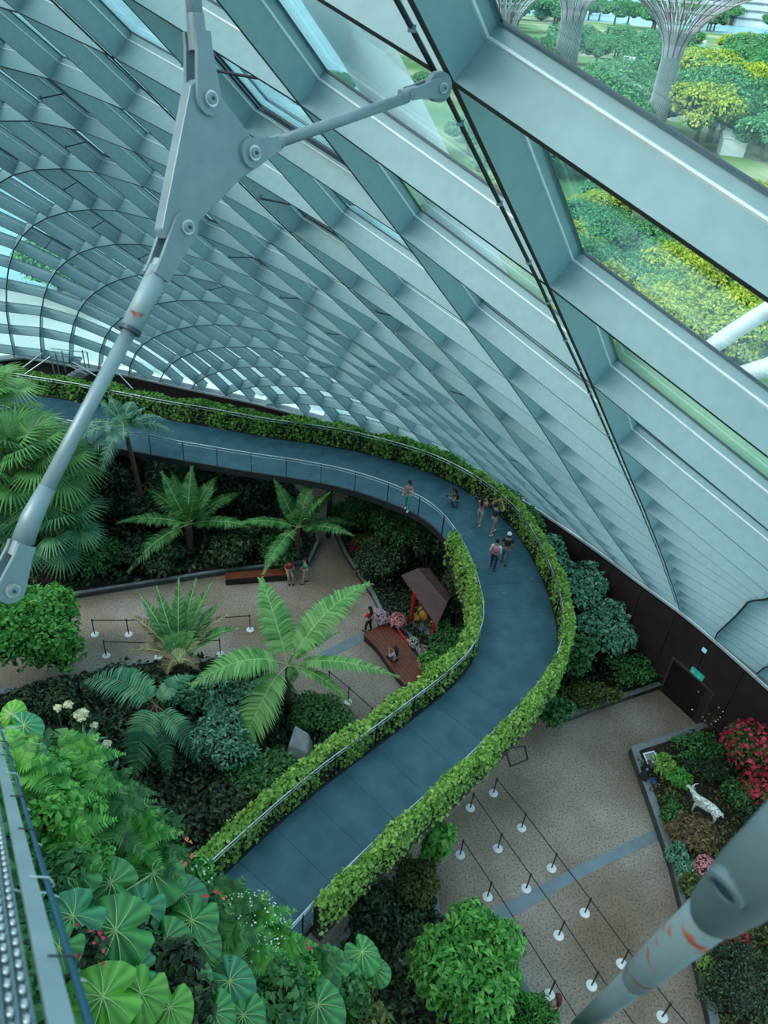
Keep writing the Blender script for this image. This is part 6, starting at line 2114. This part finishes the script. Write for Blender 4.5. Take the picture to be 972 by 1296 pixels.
end = on_plane(40, 655, pB, nrm)
MB().tube([e + d_ * .2 + O_, e.lerp(end, .6) + O_, end + O_], [.024, .024, .026], M['rod'], 16).build('rod', brace, smooth=True)
MB().tube([e.lerp(end, .88) + O_, end + O_, end.lerp(low, .35) + O_], [.027, .034, .036], M['rod'], 16).build('sleeve', brace, smooth=True)
e = clevis(low, end, .048, .030, .15, brace)

# ------------------------------------------------------------------ large rusty tube close to the camera, bottom right
S0, S1 = rd(806.6, 1238, 1.45), rd(907, 1152, .96)
ax = (S1 - S0).normalized()
tb_ = thing('brace_tube', 'thick rust-spotted grey tube crossing the bottom right corner', 'tube', S0)
O2 = -S0
Ls_ = (S1 - S0).length
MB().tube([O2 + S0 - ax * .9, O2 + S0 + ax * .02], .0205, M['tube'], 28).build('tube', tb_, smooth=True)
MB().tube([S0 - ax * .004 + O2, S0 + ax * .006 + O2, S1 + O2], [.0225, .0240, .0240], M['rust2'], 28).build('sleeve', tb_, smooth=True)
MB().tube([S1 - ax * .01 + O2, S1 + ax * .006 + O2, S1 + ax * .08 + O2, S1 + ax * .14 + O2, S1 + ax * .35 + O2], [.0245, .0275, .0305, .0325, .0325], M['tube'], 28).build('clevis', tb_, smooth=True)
pn = (CAM - S1).normalized()
pn = (pn - ax * pn.dot(ax)).normalized()
sx_ = ax.cross(pn)
pc = S1 + ax * .155
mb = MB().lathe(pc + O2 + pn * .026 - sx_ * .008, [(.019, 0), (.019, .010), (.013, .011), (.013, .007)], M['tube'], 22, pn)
mb.lathe(pc + O2 + pn * .030 - sx_ * .008, [(.011, 0), (.011, .006)], M['gasket'], 22, pn)
mb.build('pin', tb_)

# ------------------------------------------------------------------ wire railing close to the camera, bottom left
ra, rb = rd(-12, 893, 4.3), rd(103, 1345, .86)
wr = thing('wire_railing', 'close blurred railing of woven wire with pale flat top bar at the left edge', 'railing', ra)
Oa = -ra
L3 = (rb - ra).length
dd = (rb - ra).normalized()
down = (rd(-160, 1200, 1.5) - rd(60, 1200, 1.5))
down = (down - dd * down.dot(dd)).normalized()
nn_ = dd.cross(down).normalized()
Rm = Matrix((dd, down, nn_)).transposed()
c = ra.lerp(rb, .5) + Oa
MB().box(c + down * .010, (L3, .022, .010), M['bar'], Rm).build('top_bar', wr)
MB().tube([ra + Oa - down * .016, rb + Oa - down * .016], .0042, plain('blue_cable', (.015, .09, .16), None, 3, .5), 8).build('edge_cable', wr)
# panel lies behind the bar: lengthwise wires with bright woven knuckles across
wire = M['rod']
mb = MB()
NW = 30
for k in range(NW):
    a = down * (.034 + k * .0135)
    mb.tube([ra + Oa + a, rb + Oa + a], .0028, M['rod'], 4)
for k in range(NW):
    a = down * (.034 + k * .0135 + .0062)
    mb.tube([ra + Oa + a + nn_ * .003, rb + Oa + a + nn_ * .003], .0034, wire, 4)
q = mb.build('long_wires', wr)
q['kind'] = 'stuff'
VV, FF = [], []
kb = MB().ell((0, 0, 0), (.0105, .0042, .0045), None, 6, 4, Rm)
bV = np.array([tuple(v) for v in kb.V]); bF = np.array(kb.F)
bF = np.concatenate([bF[:, [0, 1, 2]], bF[:, [0, 2, 3]]])
off = 0
nk_ = int(L3 / .034)
for i in range(nk_):
    for k in range(NW):
        p = ra + Oa + dd * ((i + .5 * (k % 2)) * .034) + down * (.034 + k * .0135 + .0062) - nn_ * .003 * (1 if True else -1)
        p2 = ra + Oa + dd * ((i + .5 * (k % 2)) * .034) + down * (.034 + k * .0135 + .0062) + nn_ * .004
        for pp_ in (p, p2):
            VV.append(bV + np.array(tuple(pp_))); FF.append(bF + off); off += len(bV)
q = link('knuckles', fast_mesh('knuckles', np.concatenate(VV), np.concatenate(FF), [M['stainless']], None, True), wr)
q['kind'] = 'stuff'
for k in range(11):
    t = (k + .6) / 11.3
    p = ra.lerp(rb, t) + Oa
    mb = MB()
    mb.tube([p + down * .04 + nn_ * .004, p + down * .012 + nn_ * .011, p - down * .016 + nn_ * .010, p - down * .025, p - down * .016 - nn_ * .010, p + down * .012 - nn_ * .011], .0016, M['dark_metal'] if k % 3 else M['stainless'], 5)
    mb.tube([p - down * .016 + nn_ * .01, p - down * .035 + nn_ * .016], .0012, M['stainless'], 4)
    mb.build('cable_tie', wr)

# ------------------------------------------------------------------ access stairs by the dome edge at the far left
s0 = gp(62, 462, 6.0)
st = thing('access_stairs', 'grey steel access stairs with tube rails under the dome edge at far left', 'stairs', (s0.x, s0.y, ZD - .3))
def q_(x, y, z): return gp(x, y, z) - Vector(st.location)
mb = MB()
for a_, b_ in (((20, 472), (54, 447)), ((28, 476), (66, 450))):
    A1, B1 = q_(*a_, 5.6), q_(*b_, 6.6)
    MB().tube([A1, B1], .04, M['stainless'], 8).build('handrail', st)
for (x, y) in ((64, 449), (70, 446), (78, 444), (104, 443), (110, 446)):
    p = q_(x, y, 6.7)
    MB().tube([p, p - Vector((0, 0, 1.3))], .035, M['rod'], 8).build('post', st)
for a_, b_ in (((64, 441), (112, 446)), ((66, 450), (104, 452)), ((86, 462), (110, 474)), ((92, 458), (122, 476)), ((140, 462), (168, 492)),):
    MB().tube([q_(*a_, 6.4), q_(*b_, 6.0)], .03, M['stainless'], 8).build('handrail', st)
for k in range(5):
    p = q_(92 + k * 4.5, 478 - k * 2.5, 5.4 + k * .15)
    MB().box(p, (1.0, .28, .04), M['curb']).build('tread', st)

# ------------------------------------------------------------------ outside: garden, bay, great steel trees, white arches
gmat, nt, b = new_mat('park_ground')
tc = nt.nodes.new('ShaderNodeTexCoord'); nz = nt.nodes.new('ShaderNodeTexNoise'); nz.inputs['Scale'].default_value = .03; nz.inputs['Detail'].default_value = 6
nt.links.new(tc.outputs['Object'], nz.inputs['Vector'])
r = ramp_node(nt, [(.35, (.07, .22, .06)), (.5, (.20, .32, .12)), (.62, (.42, .42, .28)), (.75, (.12, .28, .08))])
nt.links.new(nz.outputs['Fac'], r.inputs[0]); nt.links.new(r.outputs[0], b.inputs['Base Color']); b.inputs['Roughness'].default_value = .9
paved = [(p.x, p.y) for p in offset(base, 1.0) if p.x < 8] + [(p.x, p.y) for p in reversed(offset(base, 26)) if p.x < 8]
structure(MB().prism(paved, -.82, -.7, plain('pale_paving', (.42, .52, .52), (.30, .42, .40), .25, .8)).build('floor_paving'))
sect = [(2, 44)] + [(700 * math.sin(math.radians(a)), 700 * math.cos(math.radians(a))) for a in range(-2, 150, 8)] + [(60, -60), (26, 0), (24, 22), (14, 36)]
mb = MB().prism(sect, -1.0, -.8, gmat)
structure(mb.build('floor_outside'))
wmat = plain('bay_water', (.20, .46, .54), (.30, .56, .62), .02, .35)
mb = MB().lathe((0, 0, -1.3), [(2600, 0), (2600, .2)], wmat, 64)
structure(mb.build('water_outside'))


def canopy(name, n, size, mat, seed):
    rg = random.Random(seed)
    blobs = [((0, 0, 5.2), (4.2, 4.2, 3.0))]
    for k in range(8):
        a = k * .785 + rg.uniform(-.3, .3)
        blobs.append(((math.cos(a) * 3.2, math.sin(a) * 3.2, 4.6 + rg.uniform(-1, 1.6)), (2.2, 2.2, 1.7)))
    return foliage_mesh(name, blobs, n, size, mat, .7, True, .5, .3)


CAN = [canopy('canopy', 5000, .50, L['outer'], 1), canopy('canopy', 5000, .42, L['outer_y'], 2), canopy('canopy', 5000, .40, L['outer'], 3)]
TR = mesh_from('trunk', *(lambda m_: (m_.V, m_.F, m_.mats, m_.I))(MB().tube([(0, 0, 0), (0, 0, 2.5), (0, 0, 4.5)], [.4, .3, .2], M['bark'], 7)))
rg = random.Random(11)
spots = []
# yellow-green planting just outside the glass, then bigger dark trees further off
for k in range(56):
    px = rg.uniform(700, 1010); py = rg.uniform(215, 460)
    spots.append((px, py, 1 if rg.random() < .62 else 2, rg.uniform(.5, .8), 'near'))
for k in range(44):
    px = rg.uniform(845, 1010); py = rg.uniform(62, 205)
    spots.append((px, py, 0 if rg.random() < .75 else 1, rg.uniform(1.1, 1.7), 'mid'))
for k in range(46):
    px = rg.uniform(640, 830); py = rg.uniform(62, 215)
    spots.append((px, py, 0 if rg.random() < .8 else 2, rg.uniform(.9, 1.5), 'mid'))
for k in range(46):
    px = rg.uniform(600, 1000); py = rg.uniform(14, 40)
    spots.append((px, py, 0, rg.uniform(1.5, 2.6), 'far'))
for k in range(16):
    px = rg.uniform(380, 640); py = rg.uniform(60, 330)
    spots.append((px, py, 0 if rg.random() < .6 else 1, rg.uniform(.6, .9), 'mid'))
for k in range(7):
    a = rg.uniform(98, 130); R_ = rg.uniform(66, 80)
    spots.append((a, R_, 0 if k % 3 else 2, rg.uniform(.6, .8), 'left'))


def tree_label(x, y, c_, kd):
    col = ('deep green rounded', 'yellow-green', 'mid-green small-leaved')[c_]
    if kd == 'near':
        return f'{col} low tree just outside the glass, ' + ('high in the pane' if y < 320 else 'mid pane' if y < 390 else 'beside the white struts'), 'low trees outside the glass'
    if kd == 'far':
        return 'distant bluish tree on the bay shore, ' + ('left of the large supertree' if x < 790 else 'right of the large supertree'), 'trees along the far shore'
    if kd == 'left':
        return 'green tree dimly seen through the far left glass', 'trees behind the far left glass'
    if x < 640:
        return f'{col} park tree seen in small panes left of the big beam', 'trees seen through the small panes'
    if x < 830:
        return f'{col} park tree left of the large supertree, ' + ('near the far lawn' if y < 120 else 'by the white panel'), 'park trees left of the supertree'
    return f'{col} park tree right of the large supertree, ' + ('upper rows' if y < 120 else 'lower rows'), 'park trees right of the supertree'


for (x, y, c_, s_, kd) in spots:
    if kd == 'left':
        p = Vector((math.cos(math.radians(x)) * y, math.sin(math.radians(x)) * y, -.9))
    else:
        p = gp(x, y, 0)
        p = Vector((p.x, p.y, -.9))
        if (p.xy).length < 34:
            continue
    if abs(p.x - 47) < 7 and abs(p.y - 172) < 12:
        continue
    tl = tree_label(x, y, c_, kd)
    o_ = thing('park_tree', tl[0], 'tree', p, rg.uniform(0, 6.28), tl[1])
    o_.scale = (s_, s_, s_ * rg.uniform(.8, 1.1))
    link('canopy', CAN[c_], o_)
    link('trunk', TR, o_)


def supertree(label, px, py, rt, neck_px, rim_r, lab2=None, nb=44):
    b0 = gp(px, py, 0)
    R_ = math.hypot(b0.x, b0.y)
    r_ = ray(*neck_px)
    zn = CAMZ + R_ * r_.z / math.hypot(r_.x, r_.y)
    root = thing('supertree', label, 'tower', (b0.x, b0.y, -1))
    zn += 1
    MB().lathe((0, 0, 0), [(rt * 1.25, 0), (rt * 1.0, zn * .45), (rt * .95, zn)], plain('planted_trunk', (.10, .16, .17), (.05, .10, .10), .8, .9), 20).build('trunk', root)
    # climbing steel rods round the trunk
    pur = plain('purple_steel', (.30, .07, .24), None, 3, .5)
    gry = plain('grey_steel', (.42, .47, .50), None, 3, .5)
    mb1, mb2 = MB(), MB()
    H_ = rim_r * .62
    for k in range(nb):
        a = 2 * math.pi * k / nb
        for tw_ in (-1, 1):
            pts = []
            for i in range(9):
                t = i / 8
                rr = rt * 1.05 + (rim_r - rt) * (t ** 1.9)
                aa = a + tw_ * .22 * t
                pts.append((rr * math.cos(aa), rr * math.sin(aa), zn - 1.5 + H_ * (1 - (1 - t) ** 1.35)))
            (mb1 if k % 4 else mb2).tube(pts, [.14, .13, .12, .11, .10, .10, .10, .10, .10], gry if k % 4 else pur, 4, False)
        mb1.tube([(rt * 1.2 * math.cos(a), rt * 1.2 * math.sin(a), 1), (rt * 1.06 * math.cos(a + .3), rt * 1.06 * math.sin(a + .3), zn)], .07, gry, 4, False)
    mb1.build('branch_rods', root)['kind'] = 'stuff'
    mb2.build('branch_rods', root)['kind'] = 'stuff'
    for t, w in ((.15, .10), (.25, .10), (.35, .11), (.48, .11), (.6, .12), (.7, .12), (.8, .14), (.9, .16), (1.0, .25)):
        rr = rt * 1.05 + (rim_r - rt) * (t ** 1.9)
        z = zn - 1.5 + H_ * (1 - (1 - t) ** 1.35)
        MB().tube([(rr * math.cos(i * math.pi / 24), rr * math.sin(i * math.pi / 24), z) for i in range(49)], w, pur if t == 1 else gry, 5).build('ring', root)
    return root


supertree('large steel supertree with purple flaring crown seen through the upper right glass', 826, 168, 1.75, (838, 60), 21)
supertree('further steel supertree left of the large one, crown cut by the frame', 712, 95, 3.2, (716, 18), 26)
supertree('supertree crown edge with purple rods at the top of the corner pane', 628, 110, 3.0, (628, 30), 22, nb=30)

# blue-roofed pavilion and pale walls in the park
c = gp(880, 150, 0)
for (x, y, sx_, sy_, hz, mt_, lb) in ((885, 150, 16, 7, 3.5, plain('blue_roof', (.05, .16, .30), None, 2, .5), 'blue-roofed park pavilion below the large supertree'),
                                     (870, 118, 12, 6, 4, plain('pale_roof', (.5, .6, .6), None, 2, .6), 'pale-roofed park building behind the blue one'),
                                     (786, 122, 3, 3, 9, M['white'], 'small white panel building left of the supertree trunk'),
                                     (925, 190, 5, 4, 3, M['white'], 'small white kiosk among the yellow-green trees'),
                                     (880, 62, 8, 5, 4, M['white'], 'pale building between the dark park trees')):
    p = gp(x, y, 0)
    o_ = thing('park_building', lb, 'building', (p.x, p.y, -.8), rg.uniform(-.4, .4))
    MB().box((0, 0, hz / 2), (sx_ * .9, sy_ * .9, hz), M['white']).build('wall', o_)
    mb = MB()
    mb.add([(-sx_ / 2, -sy_ / 2, hz), (sx_ / 2, -sy_ / 2, hz), (sx_ / 2, sy_ / 2, hz), (-sx_ / 2, sy_ / 2, hz), (-sx_ / 2, 0, hz + 1.2), (sx_ / 2, 0, hz + 1.2)], [(3, 2, 1, 0), (0, 1, 5, 4), (2, 3, 4, 5), (0, 4, 3), (1, 2, 5)], mt_)
    mb.build('roof', o_)
for k, (x, hgt_, w_) in enumerate(((955, 60, 20), (990, 75, 24), (918, 34, 20))):
    p = ray(x, -20); p = Vector((p.x, p.y, 0)).normalized() * 900
    o_ = thing('tower_block', f'hazy pale {"tallest" if k == 1 else "tall" if k == 0 else "lower"} tower block on the horizon at the top right', 'building', (p.x, p.y, -1))
    mb = MB().box((0, 0, hgt_ / 2), (w_, w_, hgt_), M['white'])
    for q in range(1, int(hgt_ / 6)):
        mb.box((0, 0, q * 6), (w_ + .8, w_ + .8, 1.6), M['curb'])
    mb.build('facade', o_)

# white external arch tubes
for k, (pts, r_, lb) in enumerate((
        ([(330, -190, 15.5), (400, -40, 15), (470, 75, 15.6), (545, 215, 16.6), (640, 400, 18.5), (700, 520, 20.5)], .45, 'thick white arch tube outside the glass behind the upper panes'),
        ([(860, 470, 12.0), (925, 422, 12.0), (1040, 350, 12.0)], .12, 'white strut tube outside the right-hand glass, upper one'),
        ([(900, 486, 12.2), (950, 472, 12.2), (1060, 436, 12.2)], .14, 'white strut tube outside the right-hand glass, lower one'))):
    P = [rd(*q) for q in pts]
    o_ = thing('arch_tube', lb, 'tube', P[1])
    MB().tube([p - P[1] for p in catmull(P, n=5)], r_, M['white_tube'], 16).build('tube', o_, smooth=True)
